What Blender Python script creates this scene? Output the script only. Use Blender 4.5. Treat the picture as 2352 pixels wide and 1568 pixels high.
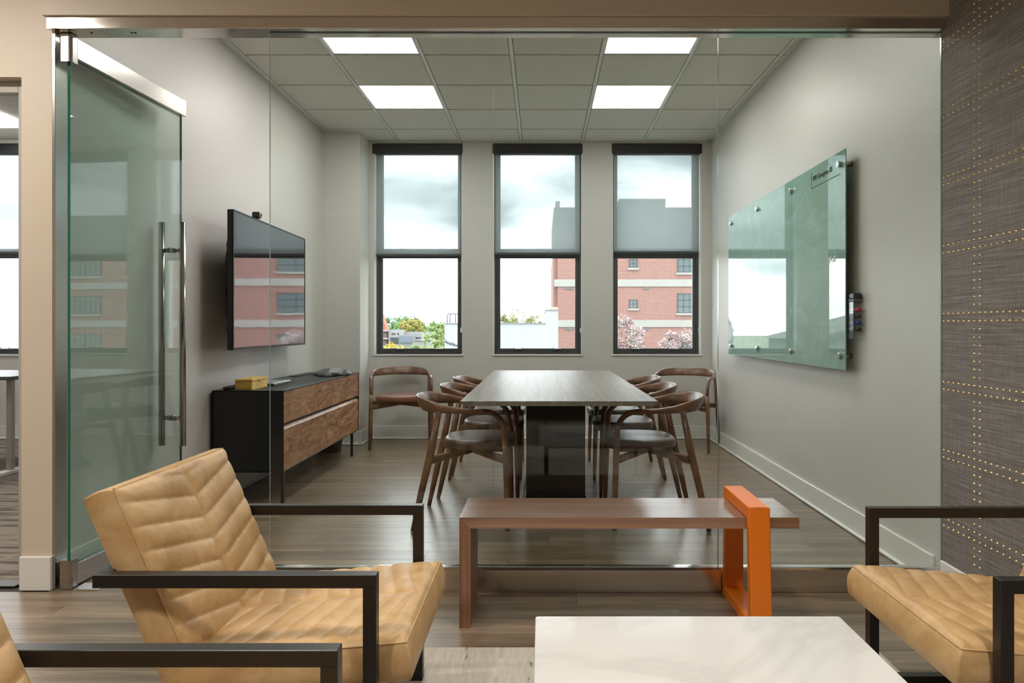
import bpy, bmesh, math, random
from mathutils import Vector, Matrix, Euler
R = math.radians
PI = math.pi
random.seed(7)
S = bpy.context.scene
for o in list(bpy.data.objects):
    bpy.data.objects.remove(o, do_unlink=True)
COL = S.collection

# ------------------------------------------------------------------ camera
F = 1655.0            # focal length in pixels of a 2352 px wide frame
CH = 1.11             # camera height
cam = bpy.data.cameras.new('camera')
cam.sensor_width = 36.0
cam.lens = 36.0 * F / 2352.0
cam.shift_x = -(1243 - 1176) / 2352.0
cam.shift_y = -(784 - 752) / 2352.0
cam.clip_start = 0.05
cam.clip_end = 2000
camo = bpy.data.objects.new('camera', cam)
COL.objects.link(camo)
camo.location = (0, 0, CH)
camo.rotation_euler = (PI / 2, 0, 0)
S.camera = camo

# ------------------------------------------------------------------ view, sky
S.view_settings.view_transform = 'Standard'
S.view_settings.look = 'None'
S.view_settings.gamma = 1.0
S.view_settings.use_curve_mapping = False
S.view_settings.exposure = 0.0
S.cycles.transparent_max_bounces = 32
S.cycles.max_bounces = 12
S.cycles.diffuse_bounces = 6

SKY_STRENGTH = 3.1
w = bpy.data.worlds.new('overcast_sky')
S.world = w
w.use_nodes = True
nt = w.node_tree
nt.nodes.clear()
def N(t, nt_, **kw):
    n = nt_.nodes.new(t)
    for k, v in kw.items():
        setattr(n, k, v)
    return n
wo = N('ShaderNodeOutputWorld', nt)
bg = N('ShaderNodeBackground', nt)
tc = N('ShaderNodeTexCoord', nt)
mp = N('ShaderNodeMapping', nt)
mp.inputs['Scale'].default_value = (1.6, 1.6, 6.5)
mp.inputs['Location'].default_value = (2.3, 0.7, 0.35)
no = N('ShaderNodeTexNoise', nt)
no.inputs['Scale'].default_value = 2.1
no.inputs['Detail'].default_value = 6
no.inputs['Roughness'].default_value = 0.5
no.inputs['Distortion'].default_value = 0.35
cr = N('ShaderNodeValToRGB', nt)
cr.color_ramp.elements[0].position = 0.38
cr.color_ramp.elements[0].color = (0.72, 0.80, 0.90, 1)
cr.color_ramp.elements[1].position = 0.66
cr.color_ramp.elements[1].color = (2.9, 2.93, 2.98, 1)
nt.links.new(tc.outputs['Generated'], mp.inputs['Vector'])
nt.links.new(mp.outputs[0], no.inputs['Vector'])
nt.links.new(no.outputs['Fac'], cr.inputs['Fac'])
nt.links.new(cr.outputs[0], bg.inputs['Color'])
bg.inputs['Strength'].default_value = SKY_STRENGTH
nt.links.new(bg.outputs[0], wo.inputs['Surface'])

PANEL_STRENGTH = 17.0        # conference-room ceiling panels
PANEL_COLOR = (1.0, 0.97, 0.92)
LOUNGE_COLOR = (1.0, 0.93, 0.84)
LOUNGE_LAMPS = [(-2.75, 1.9, 44), (-2.75, 0.3, 26), (-1.2, 0.4, 20), (1.0, 0.2, 24), (0.3, 2.1, 12)]

# ------------------------------------------------------------------ materials
def lk(nt, a, b): nt.links.new(a, b)
def math_n(nt, op, a, b=None):
    n = N('ShaderNodeMath', nt, operation=op)
    for i, v in enumerate((a, b)):
        if v is None: continue
        if isinstance(v, (int, float)): n.inputs[i].default_value = v
        else: lk(nt, v, n.inputs[i])
    return n.outputs[0]
def new_mat(name):
    m = bpy.data.materials.new(name)
    m.use_nodes = True
    return m, m.node_tree, m.node_tree.nodes['Principled BSDF']
def coords(nt, space, scale, rnd=0.0):
    if space == 'world':
        v = N('ShaderNodeNewGeometry', nt).outputs['Position']
    else:
        v = N('ShaderNodeTexCoord', nt).outputs['Object']
    if rnd:
        oi = N('ShaderNodeObjectInfo', nt)
        m = math_n(nt, 'MULTIPLY', oi.outputs['Random'], rnd)
        cb = N('ShaderNodeCombineXYZ', nt)
        for i in range(3): lk(nt, m, cb.inputs[i])
        ad = N('ShaderNodeVectorMath', nt, operation='ADD')
        lk(nt, v, ad.inputs[0]); lk(nt, cb.outputs[0], ad.inputs[1])
        v = ad.outputs[0]
    mp = N('ShaderNodeMapping', nt)
    mp.inputs['Scale'].default_value = scale
    lk(nt, v, mp.inputs['Vector'])
    return mp.outputs[0]
def noise(nt, vec, scale=1.0, detail=3.0, rough=0.5, dist=0.0):
    n = N('ShaderNodeTexNoise', nt)
    n.inputs['Scale'].default_value = scale
    n.inputs['Detail'].default_value = detail
    n.inputs['Roughness'].default_value = rough
    n.inputs['Distortion'].default_value = dist
    lk(nt, vec, n.inputs['Vector'])
    return n.outputs['Fac']
def ramp(nt, fac, stops):
    r = N('ShaderNodeValToRGB', nt)
    el = r.color_ramp.elements
    while len(el) < len(stops): el.new(0.5)
    for e, (p, c) in zip(el, stops):
        e.position = p
        e.color = (*c, 1) if len(c) == 3 else c
    lk(nt, fac, r.inputs['Fac'])
    return r.outputs[0]
def bump(nt, b, h, strength, dist=0.01):
    n = N('ShaderNodeBump', nt)
    n.inputs['Strength'].default_value = strength
    n.inputs['Distance'].default_value = dist
    lk(nt, h, n.inputs['Height'])
    lk(nt, n.outputs[0], b.inputs['Normal'])
def plain(name, c, rough=0.5, metal=0.0, var=0.0, vscale=8.0, bstr=0.0, bscale=200.0, space='obj', stretch=(1, 1, 1), coat=0.0, spec=0.5, bdist=0.002):
    m, nt, b = new_mat(name)
    b.inputs['Base Color'].default_value = (*c, 1)
    b.inputs['Roughness'].default_value = rough
    b.inputs['Metallic'].default_value = metal
    b.inputs['Coat Weight'].default_value = coat
    b.inputs['Specular IOR Level'].default_value = spec
    if var:
        v = coords(nt, space, stretch)
        f = noise(nt, v, vscale, 4)
        lo = tuple(max(0, x * (1 - var)) for x in c); hi = tuple(min(1, x * (1 + var)) for x in c)
        lk(nt, ramp(nt, f, [(0.3, lo), (0.7, hi)]), b.inputs['Base Color'])
    if bstr:
        v = coords(nt, space, stretch)
        bump(nt, b, noise(nt, v, bscale, 2), bstr, bdist)
    return m
def wood(name, cols, scale, rough=0.35, space='obj', rnd=0.0, dist=0.6, bstr=0.1, fine_mix=0.55, coat=0.0, tone=None, nscale=1.0, spec=0.5):
    """grain: noise stretched along one axis; cols dark..light"""
    m, nt, b = new_mat(name)
    v = coords(nt, space, scale, rnd)
    f1 = noise(nt, v, nscale, 5, 0.6, dist)
    n = len(cols)
    c = ramp(nt, f1, [(0.28 + 0.44 * i / (n - 1), cols[i]) for i in range(n)])
    fine = noise(nt, coords(nt, space, tuple(s * 7 for s in scale), rnd), nscale, 3)
    mx = N('ShaderNodeMix', nt, data_type='RGBA', blend_type='MULTIPLY')
    mx.inputs[0].default_value = fine_mix
    lk(nt, c, mx.inputs[6])
    lk(nt, ramp(nt, fine, [(0.35, (0.62, 0.62, 0.62)), (0.62, (1.12, 1.12, 1.12))]), mx.inputs[7])
    out = mx.outputs[2]
    if tone:
        oi = N('ShaderNodeObjectInfo', nt)
        m2 = N('ShaderNodeMix', nt, data_type='RGBA', blend_type='MULTIPLY')
        m2.inputs[0].default_value = 1.0
        lk(nt, out, m2.inputs[6])
        lk(nt, ramp(nt, oi.outputs['Random'], [(0, tone[0]), (1, tone[1])]), m2.inputs[7])
        out = m2.outputs[2]
    lk(nt, out, b.inputs['Base Color'])
    b.inputs['Roughness'].default_value = rough
    b.inputs['Coat Weight'].default_value = coat
    b.inputs['Coat Roughness'].default_value = 0.15
    b.inputs['Specular IOR Level'].default_value = spec
    if bstr: bump(nt, b, fine, bstr, 0.001)
    return m
def schlick(nt):
    g = N('ShaderNodeNewGeometry', nt)
    d = N('ShaderNodeVectorMath', nt, operation='DOT_PRODUCT')
    lk(nt, g.outputs['Incoming'], d.inputs[0]); lk(nt, g.outputs['Normal'], d.inputs[1])
    a = math_n(nt, 'ABSOLUTE', d.outputs['Value'])
    a = math_n(nt, 'SUBTRACT', 1.0, a)
    a = math_n(nt, 'POWER', a, 5.0)
    a = math_n(nt, 'MULTIPLY', a, 0.957)
    return math_n(nt, 'ADD', a, 0.043)
def glass(name, tint, boost=1.0):
    """clear architectural glass: schlick reflection over tinted transmission"""
    m = bpy.data.materials.new(name); m.use_nodes = True
    nt = m.node_tree; nt.nodes.clear()
    o = N('ShaderNodeOutputMaterial', nt)
    t = N('ShaderNodeBsdfTransparent', nt); t.inputs[0].default_value = (*tint, 1)
    g = N('ShaderNodeBsdfGlossy', nt); g.inputs['Roughness'].default_value = 0.0
    mx = N('ShaderNodeMixShader', nt)
    f = schlick(nt)
    if boost != 1.0:
        f = math_n(nt, 'MINIMUM', math_n(nt, 'MULTIPLY', f, boost), 1.0)
    lk(nt, f, mx.inputs[0]); lk(nt, t.outputs[0], mx.inputs[1]); lk(nt, g.outputs[0], mx.inputs[2])
    lk(nt, mx.outputs[0], o.inputs[0])
    return m
def emis(name, c, s):
    m = bpy.data.materials.new(name); m.use_nodes = True
    nt = m.node_tree; nt.nodes.clear()
    o = N('ShaderNodeOutputMaterial', nt)
    e = N('ShaderNodeEmission', nt); e.inputs[0].default_value = (*c, 1); e.inputs[1].default_value = s
    lk(nt, e.outputs[0], o.inputs[0])
    return m

M = {}
M['wall'] = plain('wall_paint', (0.62, 0.60, 0.575), 0.42, space='world', bstr=0.12, bscale=90, bdist=0.003)
M['lounge_wall'] = plain('lounge_wall_paint', (0.62, 0.54, 0.435), 0.5, space='world', bstr=0.1, bscale=90, bdist=0.003)
M['rear_wall'] = plain('rear_wall_dimmed', (0.13, 0.12, 0.11), 0.7)  # dark colour stands in for the dim lounge end reflected in the glass
M['white_trim'] = plain('white_trim_paint', (0.74, 0.73, 0.70), 0.35)
M['casing'] = plain('grey_casing_paint', (0.40, 0.385, 0.35), 0.4)
M['tile'] = plain('ceiling_tile', (0.66, 0.65, 0.61), 0.9, space='world', var=0.05, vscale=120, bstr=0.5, bscale=260)
M['tbar'] = plain('ceiling_grid_metal', (0.66, 0.67, 0.65), 0.4)
M['lounge_ceiling'] = plain('lounge_ceiling_paint', (0.62, 0.57, 0.50), 0.8)
M['underlay'] = plain('dark_underlay', (0.05, 0.04, 0.035), 0.8)  # dark subfloor colour, shows in the joints between planks
M['black_metal'] = plain('black_powder_metal', (0.012, 0.012, 0.013), 0.45)
M['frame_metal'] = plain('bronze_black_frame', (0.012, 0.010, 0.009), 0.36, bstr=0.05, bscale=900, bdist=0.0005)
M['win_frame'] = plain('window_frame_charcoal', (0.075, 0.077, 0.077), 0.38)
M['black_plastic'] = plain('black_plastic', (0.015, 0.015, 0.016), 0.3)
M['dark_grey'] = plain('dark_grey_plastic', (0.09, 0.09, 0.095), 0.4)
M['cassette'] = plain('blind_cassette_black', (0.012, 0.013, 0.016), 0.5)
M['chrome'] = plain('chrome', (0.8, 0.8, 0.8), 0.12, 1.0)
M['steel'] = plain('satin_steel', (0.55, 0.53, 0.50), 0.22, 1.0, var=0.06, vscale=3, stretch=(0.5, 30, 30))
M['steel_bar'] = plain('satin_steel_bar', (0.42, 0.40, 0.38), 0.2, 1.0)
M['brushed'] = plain('brushed_stainless', (0.78, 0.74, 0.69), 0.13, 1.0, var=0.08, vscale=2.2, space='world', stretch=(1.5, 40, 260), bstr=0.10, bscale=3)
M['orange'] = plain('orange_powder_coat', (0.80, 0.19, 0.006), 0.38, bstr=0.05, bscale=600, bdist=0.0005)
M['brass'] = plain('brass_nailhead', (0.86, 0.63, 0.28), 0.25, 1.0)
M['white_plastic'] = plain('white_plastic', (0.75, 0.75, 0.74), 0.4)
M['bench_wood'] = wood('bench_walnut', [(0.10, 0.045, 0.03), (0.19, 0.10, 0.062), (0.36, 0.19, 0.10)], (0.35, 22, 22), 0.28, bstr=0.02, dist=0.3, fine_mix=0.4, spec=1.0, coat=0.5)
M['bench_leg'] = wood('bench_walnut_upright', [(0.10, 0.045, 0.03), (0.21, 0.10, 0.06), (0.40, 0.20, 0.095)], (22, 22, 0.35), 0.3, bstr=0.03, dist=0.3, fine_mix=0.3)
M['chair_wood'] = wood('chair_walnut', [(0.10, 0.046, 0.026), (0.18, 0.085, 0.047), (0.25, 0.125, 0.07)], (3, 22, 6), 0.32, dist=0.4, bstr=0.1)
M['drawer_wood'] = wood('rustic_walnut', [(0.12, 0.045, 0.02), (0.30, 0.13, 0.055), (0.48, 0.24, 0.115), (0.58, 0.33, 0.17)], (5.0, 2.3, 11.0), 0.4, rnd=37.0, dist=2.4, bstr=0.08, tone=((0.85, 0.85, 0.85), (1.08, 1.05, 1.0)))
M['plank'] = wood('vinyl_plank', [(0.115, 0.083, 0.056), (0.215, 0.162, 0.112), (0.33, 0.26, 0.188)], (0.9, 16, 1), 0.30, spec=0.85, space='world', rnd=61.0, dist=0.5, bstr=0.25, tone=((0.84, 0.84, 0.84), (1.14, 1.11, 1.06)))
M['table_wood'] = wood('table_dark_oak', [(0.16, 0.13, 0.11), (0.22, 0.185, 0.16), (0.29, 0.25, 0.22)], (22, 0.7, 22), 0.40, spec=0.45, dist=0.3, bstr=0.06)
M['screen'] = plain('tv_screen', (0.01, 0.01, 0.012), 0.03, spec=1.0, coat=1.0, bstr=0.16, bscale=4, bdist=0.004)
M['glass'] = glass('partition_glass', (0.945, 0.973, 0.955), 0.6)
M['door_glass'] = glass('door_glass', (0.89, 0.965, 0.935), 1.7)
M['pane'] = glass('window_pane_glass', (0.985, 0.99, 0.99))
M['acrylic'] = glass('clear_acrylic', (0.93, 0.95, 0.95))
M['glass_edge'] = plain('glass_edge_green', (0.012, 0.11, 0.085), 0.1)
M['glass_edge_pale'] = plain('glass_edge_lit', (0.34, 0.46, 0.42), 0.15)  # green edge made pale: the light on the partition seams is in the colour
M['panel_light'] = emis('light_panel_diffuser', PANEL_COLOR, PANEL_STRENGTH)
M['seat_leather'] = plain('brown_seat_leather', (0.10, 0.062, 0.05), 0.36, var=0.15, vscale=6, bstr=0.15, bscale=220)
M['seat_leather_red'] = plain('russet_seat_leather', (0.22, 0.085, 0.055), 0.38, var=0.15, vscale=6, bstr=0.15, bscale=220)
M['white_board_back'] = plain('white_marker_smear', (0.75, 0.82, 0.80), 0.6)
M['ink'] = plain('black_marker_ink', (0.02, 0.02, 0.02), 0.5)
M['red'] = plain('red_marker', (0.45, 0.02, 0.03), 0.35)
M['blue'] = plain('blue_marker', (0.02, 0.04, 0.30), 0.35)
M['yellow_wood'] = wood('yellow_wooden_box', [(0.52, 0.33, 0.06), (0.70, 0.47, 0.10), (0.80, 0.58, 0.16)], (3, 12, 20), 0.4, bstr=0.05)
M['silver'] = plain('silver_aluminium', (0.6, 0.6, 0.62), 0.3, 0.9)

def leather_mat():
    m, nt, b = new_mat('tan_leather')
    v = coords(nt, 'obj', (1, 1, 1))
    f = noise(nt, v, 5.5, 6, 0.62, 0.8)
    f2 = noise(nt, v, 38, 3, 0.6)
    mixf = math_n(nt, 'ADD', math_n(nt, 'MULTIPLY', f, 0.8), math_n(nt, 'MULTIPLY', f2, 0.2))
    c = ramp(nt, mixf, [(0.34, (0.42, 0.25, 0.10)), (0.5, (0.53, 0.335, 0.15)), (0.66, (0.64, 0.44, 0.23))])
    lk(nt, c, b.inputs['Base Color'])
    r = N('ShaderNodeMapRange', nt); lk(nt, f, r.inputs[0])
    r.inputs[3].default_value = 0.34; r.inputs[4].default_value = 0.52
    lk(nt, r.outputs[0], b.inputs['Roughness'])
    h = math_n(nt, 'ADD', math_n(nt, 'MULTIPLY', noise(nt, v, 420, 2), 0.25), math_n(nt, 'MULTIPLY', noise(nt, v, 28, 4, 0.6, 1.0), 0.9))
    bump(nt, b, h, 0.35, 0.003)
    return m
M['leather'] = leather_mat()
M['leather_seam'] = plain('tan_piping', (0.40, 0.21, 0.075), 0.5)

def marble_mat():
    m, nt, b = new_mat('white_marble')
    v = coords(nt, 'obj', (1, 1, 1))
    f = noise(nt, v, 1.6, 5, 0.55, 0.9)
    a = math_n(nt, 'ABSOLUTE', math_n(nt, 'SUBTRACT', f, 0.5))
    c1 = ramp(nt, a, [(0.0, (0.61, 0.60, 0.585)), (0.04, (0.67, 0.665, 0.65)), (0.14, (0.69, 0.685, 0.67))])
    f2 = noise(nt, v, 5, 5, 0.6)
    mx = N('ShaderNodeMix', nt, data_type='RGBA', blend_type='MULTIPLY'); mx.inputs[0].default_value = 0.4
    lk(nt, c1, mx.inputs[6]); lk(nt, ramp(nt, f2, [(0.3, (0.90, 0.89, 0.88)), (0.7, (1, 1, 1))]), mx.inputs[7])
    lk(nt, mx.outputs[2], b.inputs['Base Color'])
    b.inputs['Roughness'].default_value = 0.07
    return m
M['marble'] = marble_mat()

def wallpaper_mat():
    m, nt, b = new_mat('grasscloth_wallpaper')
    f = noise(nt, coords(nt, 'world', (1, 5.0, 300)), 1.0, 4, 0.65)
    f2 = noise(nt, coords(nt, 'world', (1, 260, 12)), 1.0, 2, 0.6)
    s = math_n(nt, 'ADD', math_n(nt, 'MULTIPLY', f, 0.75), math_n(nt, 'MULTIPLY', f2, 0.25))
    c = ramp(nt, s, [(0.32, (0.10, 0.088, 0.08)), (0.5, (0.20, 0.18, 0.165)), (0.70, (0.36, 0.33, 0.30))])
    lk(nt, c, b.inputs['Base Color'])
    b.inputs['Roughness'].default_value = 0.75
    bump(nt, b, s, 0.4, 0.002)
    return m
M['wallpaper'] = wallpaper_mat()

def board_mat():
    m, nt, b = new_mat('green_glass_board')
    f = noise(nt, coords(nt, 'obj', (3, 2.2, 3)), 1.6, 7, 0.7, 1.2)
    c = ramp(nt, f, [(0.45, (0.155, 0.32, 0.255)), (0.62, (0.20, 0.375, 0.31)), (0.74, (0.36, 0.50, 0.46))])
    lk(nt, c, b.inputs['Base Color'])
    b.inputs['Roughness'].default_value = 0.45
    b.inputs['Specular IOR Level'].default_value = 0.2
    b.inputs['Coat Weight'].default_value = 1.0
    b.inputs['Coat IOR'].default_value = 1.9
    b.inputs['Coat Roughness'].default_value = 0.015
    return m
M['board'] = board_mat()

def blind_mat():
    m = bpy.data.materials.new('blind_screen_fabric'); m.use_nodes = True
    nt = m.node_tree; nt.nodes.clear()
    o = N('ShaderNodeOutputMaterial', nt)
    t = N('ShaderNodeBsdfTransparent', nt); t.inputs[0].default_value = (0.92, 0.94, 0.95, 1)
    tr = N('ShaderNodeBsdfTranslucent', nt); tr.inputs[0].default_value = (0.42, 0.46, 0.46, 1)
    di = N('ShaderNodeBsdfDiffuse', nt); di.inputs[0].default_value = (0.42, 0.45, 0.45, 1)
    f = noise(nt, coords(nt, 'world', (40, 40, 900)), 1, 2)
    m1 = N('ShaderNodeMixShader', nt); m1.inputs[0].default_value = 0.4
    lk(nt, tr.outputs[0], m1.inputs[1]); lk(nt, di.outputs[0], m1.inputs[2])
    m2 = N('ShaderNodeMixShader', nt)
    mr = N('ShaderNodeMapRange', nt); lk(nt, f, mr.inputs[0]); mr.inputs[3].default_value = 0.49; mr.inputs[4].default_value = 0.61
    lk(nt, mr.outputs[0], m2.inputs[0])
    lk(nt, t.outputs[0], m2.inputs[1]); lk(nt, m1.outputs[0], m2.inputs[2])
    lk(nt, m2.outputs[0], o.inputs[0])
    return m
M['blind'] = blind_mat()

def rug_mat():
    m, nt, b = new_mat('distressed_rug')
    f = noise(nt, coords(nt, 'obj', (34, 5, 1)), 1.0, 6, 0.75, 1.5)
    g = noise(nt, coords(nt, 'obj', (3, 3, 1)), 1.0, 3)
    s = math_n(nt, 'MULTIPLY', f, math_n(nt, 'ADD', math_n(nt, 'MULTIPLY', g, 0.5), 0.75))
    c = ramp(nt, s, [(0.355, (0.13, 0.11, 0.09)), (0.385, (0.50, 0.46, 0.40)), (0.6, (0.62, 0.58, 0.51))])
    lk(nt, c, b.inputs['Base Color'])
    b.inputs['Roughness'].default_value = 0.95
    bump(nt, b, noise(nt, coords(nt, 'obj', (260, 400, 1)), 1.0, 2), 0.5, 0.003)
    return m
M['rug'] = rug_mat()
def carpet_mat():
    m, nt, b = new_mat('patterned_carpet')
    f = noise(nt, coords(nt, 'world', (1.6, 14, 1)), 1.0, 5, 0.7, 1.0)
    c = ramp(nt, f, [(0.46, (0.13, 0.10, 0.085)), (0.52, (0.30, 0.26, 0.22))])
    lk(nt, c, b.inputs['Base Color']); b.inputs['Roughness'].default_value = 0.95
    bump(nt, b, noise(nt, coords(nt, 'world', (300, 300, 1)), 1.0, 2), 0.6, 0.004)
    return m
M['carpet'] = carpet_mat()
def brick_mat():
    m, nt, b = new_mat('far_brick')
    v = coords(nt, 'world', (1, 1, 1))
    sp = N('ShaderNodeSeparateXYZ', nt); lk(nt, v, sp.inputs[0])
    cb = N('ShaderNodeCombineXYZ', nt)
    lk(nt, math_n(nt, 'ADD', sp.outputs[0], sp.outputs[1]), cb.inputs[0]); lk(nt, sp.outputs[2], cb.inputs[1])
    br = N('ShaderNodeTexBrick', nt)
    br.inputs['Scale'].default_value = 1.0
    br.inputs['Brick Width'].default_value = 0.24
    br.inputs['Row Height'].default_value = 0.082
    br.inputs['Mortar Size'].default_value = 0.012
    br.inputs['Color1'].default_value = (0.215, 0.092, 0.08, 1)
    br.inputs['Color2'].default_value = (0.255, 0.125, 0.11, 1)
    br.inputs['Mortar'].default_value = (0.31, 0.21, 0.185, 1)
    lk(nt, cb.outputs[0], br.inputs['Vector'])
    lk(nt, br.outputs['Color'], b.inputs['Base Color'])
    b.inputs['Roughness'].default_value = 0.9
    return m
M['brick'] = brick_mat()
M['stone_white'] = plain('white_limestone', (0.30, 0.285, 0.27), 0.8, space='world', var=0.04, vscale=2)
M['white_block'] = plain('white_painted_block', (0.285, 0.295, 0.31), 0.8, space='world', var=0.03, vscale=3, stretch=(1, 1, 4))
M['coping'] = plain('grey_coping', (0.14, 0.14, 0.14), 0.7)
M['slate'] = plain('grey_slate', (0.12, 0.12, 0.125), 0.7, space='world', var=0.15, vscale=3, stretch=(1, 1, 8))
M['far_pane'] = plain('far_window_pane', (0.10, 0.125, 0.135), 0.08, spec=0.5)
M['far_frame'] = plain('far_window_frame', (0.06, 0.06, 0.065), 0.6)
M['far_trim'] = plain('far_white_trim', (0.30, 0.30, 0.30), 0.7)
M['concrete'] = plain('far_concrete', (0.22, 0.22, 0.225), 0.8)
M['terrain'] = plain('far_ground', (0.22, 0.25, 0.16), 1.0, space='world', var=0.4, vscale=0.08)
M['asphalt'] = plain('roof_membrane', (0.35, 0.35, 0.35), 0.9)
def leaf_mat(name, a, b_, c):
    m, nt, b = new_mat(name)
    f = noise(nt, coords(nt, 'obj', (1, 1, 1)), 1.3, 3)
    a, b_, c = [tuple(v * 0.62 for v in q) for q in (a, b_, c)]
    lk(nt, ramp(nt, f, [(0.3, a), (0.5, b_), (0.7, c)]), b.inputs['Base Color'])
    b.inputs['Roughness'].default_value = 0.8
    return m
M['leaf_green'] = leaf_mat('leaf_green', (0.07, 0.16, 0.06), (0.14, 0.27, 0.08), (0.26, 0.36, 0.10))
M['leaf_teal'] = leaf_mat('leaf_blue_green', (0.06, 0.15, 0.09), (0.12, 0.24, 0.12), (0.18, 0.30, 0.14))
M['leaf_light'] = leaf_mat('leaf_light_green', (0.20, 0.30, 0.10), (0.32, 0.42, 0.14), (0.45, 0.50, 0.2))
M['leaf_olive'] = leaf_mat('leaf_olive', (0.15, 0.17, 0.05), (0.28, 0.29, 0.09), (0.42, 0.40, 0.16))
M['leaf_yellow'] = leaf_mat('leaf_yellow', (0.50, 0.38, 0.05), (0.68, 0.52, 0.08), (0.60, 0.55, 0.15))
M['leaf_gold'] = leaf_mat('leaf_gold', (0.30, 0.28, 0.06), (0.45, 0.38, 0.10), (0.52, 0.45, 0.14))
M['blossom'] = leaf_mat('pink_blossom', (0.42, 0.25, 0.25), (0.62, 0.46, 0.45), (0.80, 0.70, 0.68))
M['bark'] = plain('bark', (0.08, 0.065, 0.05), 0.9)

# ------------------------------------------------------------------ mesh helper
class MB:
    def __init__(s):
        s.bm = bmesh.new(); s.mi = 0
    def mat(s, i): s.mi = i; return s
    def box(s, x0, x1, y0, y1, z0, z1, bev=0.0, seg=1):
        ret = bmesh.ops.create_cube(s.bm, size=1.0)
        vs = ret['verts']
        for v in vs:
            v.co = ((x0 + x1) / 2 + v.co.x * (x1 - x0), (y0 + y1) / 2 + v.co.y * (y1 - y0), (z0 + z1) / 2 + v.co.z * (z1 - z0))
        fs = {f for v in vs for f in v.link_faces}
        for f in fs: f.material_index = s.mi
        if bev:
            es = list({e for v in vs for e in v.link_edges})
            r = bmesh.ops.bevel(s.bm, geom=es, offset=bev, offset_type='OFFSET', segments=seg, profile=0.5, affect='EDGES', clamp_overlap=True)
            for f in r['faces']: f.material_index = s.mi
        return s
    def quad(s, *ps):
        f = s.bm.faces.new([s.bm.verts.new(p) for p in ps]); f.material_index = s.mi; return s
    def prism(s, poly, axis, a, b):
        """extrude a 2-D polygon along axis 'x','y','z' from a to b"""
        def P(p, t):
            return {'x': (t, p[0], p[1]), 'y': (p[0], t, p[1]), 'z': (p[0], p[1], t)}[axis]
        A = [s.bm.verts.new(P(p, a)) for p in poly]; B = [s.bm.verts.new(P(p, b)) for p in poly]
        n = len(poly); fs = [s.bm.faces.new(A), s.bm.faces.new(B[::-1])]
        for i in range(n): fs.append(s.bm.faces.new([A[i], B[i], B[(i + 1) % n], A[(i + 1) % n]]))
        for f in fs: f.material_index = s.mi
        return s
    def sweep(s, pts, secs, n=10, up=Vector((0, 0, 1)), ups=None, power=2.0, cap=True):
        """sweep a (super)ellipse; secs = list of (half_side, half_up)"""
        pts = [Vector(p) for p in pts]; rings = []
        for i, p in enumerate(pts):
            t = (pts[min(i + 1, len(pts) - 1)] - pts[max(i - 1, 0)]).normalized()
            u = Vector(ups[i]) if ups else up
            side = t.cross(u)
            if side.length < 1e-4: side = t.cross(Vector((1, 0, 0)))
            side.normalize(); u2 = side.cross(t).normalized()
            sec = secs[i] if isinstance(secs, list) else secs
            if isinstance(sec, (int, float)): sec = (sec, sec)
            ring = []
            for k in range(n):
                a = 2 * PI * (k + 0.5) / n; c, d = math.cos(a), math.sin(a)
                c = math.copysign(abs(c) ** (2 / power), c); d = math.copysign(abs(d) ** (2 / power), d)
                ring.append(s.bm.verts.new(p + side * c * sec[0] + u2 * d * sec[1]))
            rings.append(ring)
        for a, b in zip(rings, rings[1:]):
            for k in range(n):
                f = s.bm.faces.new([a[k], a[(k + 1) % n], b[(k + 1) % n], b[k]]); f.smooth = True; f.material_index = s.mi
        if cap:
            for r in (rings[0][::-1], rings[-1]):
                f = s.bm.faces.new(r); f.material_index = s.mi
        return s
    def cyl(s, p0, p1, r, n=16, r2=None):
        return s.sweep([p0, p1], [r, r2 if r2 is not None else r], n)
    def ico(s, c, r, sub=1, sc=(1, 1, 1), jit=0.0):
        ret = bmesh.ops.create_icosphere(s.bm, subdivisions=sub, radius=r)
        for v in ret['verts']:
            k = 1 + random.uniform(-jit, jit)
            v.co = Vector((c[0] + v.co.x * sc[0] * k, c[1] + v.co.y * sc[1] * k, c[2] + v.co.z * sc[2] * k))
            for f in v.link_faces: f.material_index = s.mi; f.smooth = True
        return s
    def build(s, name, mats, parent=None, smooth=None, norm=True):
        if norm: bmesh.ops.recalc_face_normals(s.bm, faces=s.bm.faces[:])
        off = Vector((0, 0, 0)); p = parent
        while p is not None: off += p.location; p = p.parent
        if off.length: bmesh.ops.translate(s.bm, vec=-off, verts=s.bm.verts[:])
        me = bpy.data.meshes.new(name); s.bm.to_mesh(me); s.bm.free()
        if smooth is not None:
            for q in me.polygons: q.use_smooth = smooth
        for m in (mats if isinstance(mats, (list, tuple)) else [mats]): me.materials.append(m)
        o = bpy.data.objects.new(name, me); COL.objects.link(o); o.parent = parent
        return o
def thing(name, label, cat, loc=(0, 0, 0), group=None):
    o = bpy.data.objects.new(name, None); COL.objects.link(o); o.location = loc
    o.empty_display_size = 0.1
    o['label'] = label; o['category'] = cat
    if group: o['group'] = group
    return o
def tag(o, label, cat, group=None):
    o['label'] = label; o['category'] = cat
    if group: o['group'] = group
    return o
def root(name):
    o = bpy.data.objects.new(name, None); COL.objects.link(o); o['kind'] = 'structure'; return o
def struct(o): o['kind'] = 'structure'; return o
def dup(o, parent=None):
    c = o.copy(); COL.objects.link(c); c.parent = parent
    for ch in list(o.children): dup(ch, c)
    return c
def inst(me, name, parent, loc, scale=None):
    o = bpy.data.objects.new(name, me); COL.objects.link(o); o.parent = parent; o.location = loc
    if scale: o.scale = scale
    return o
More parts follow.
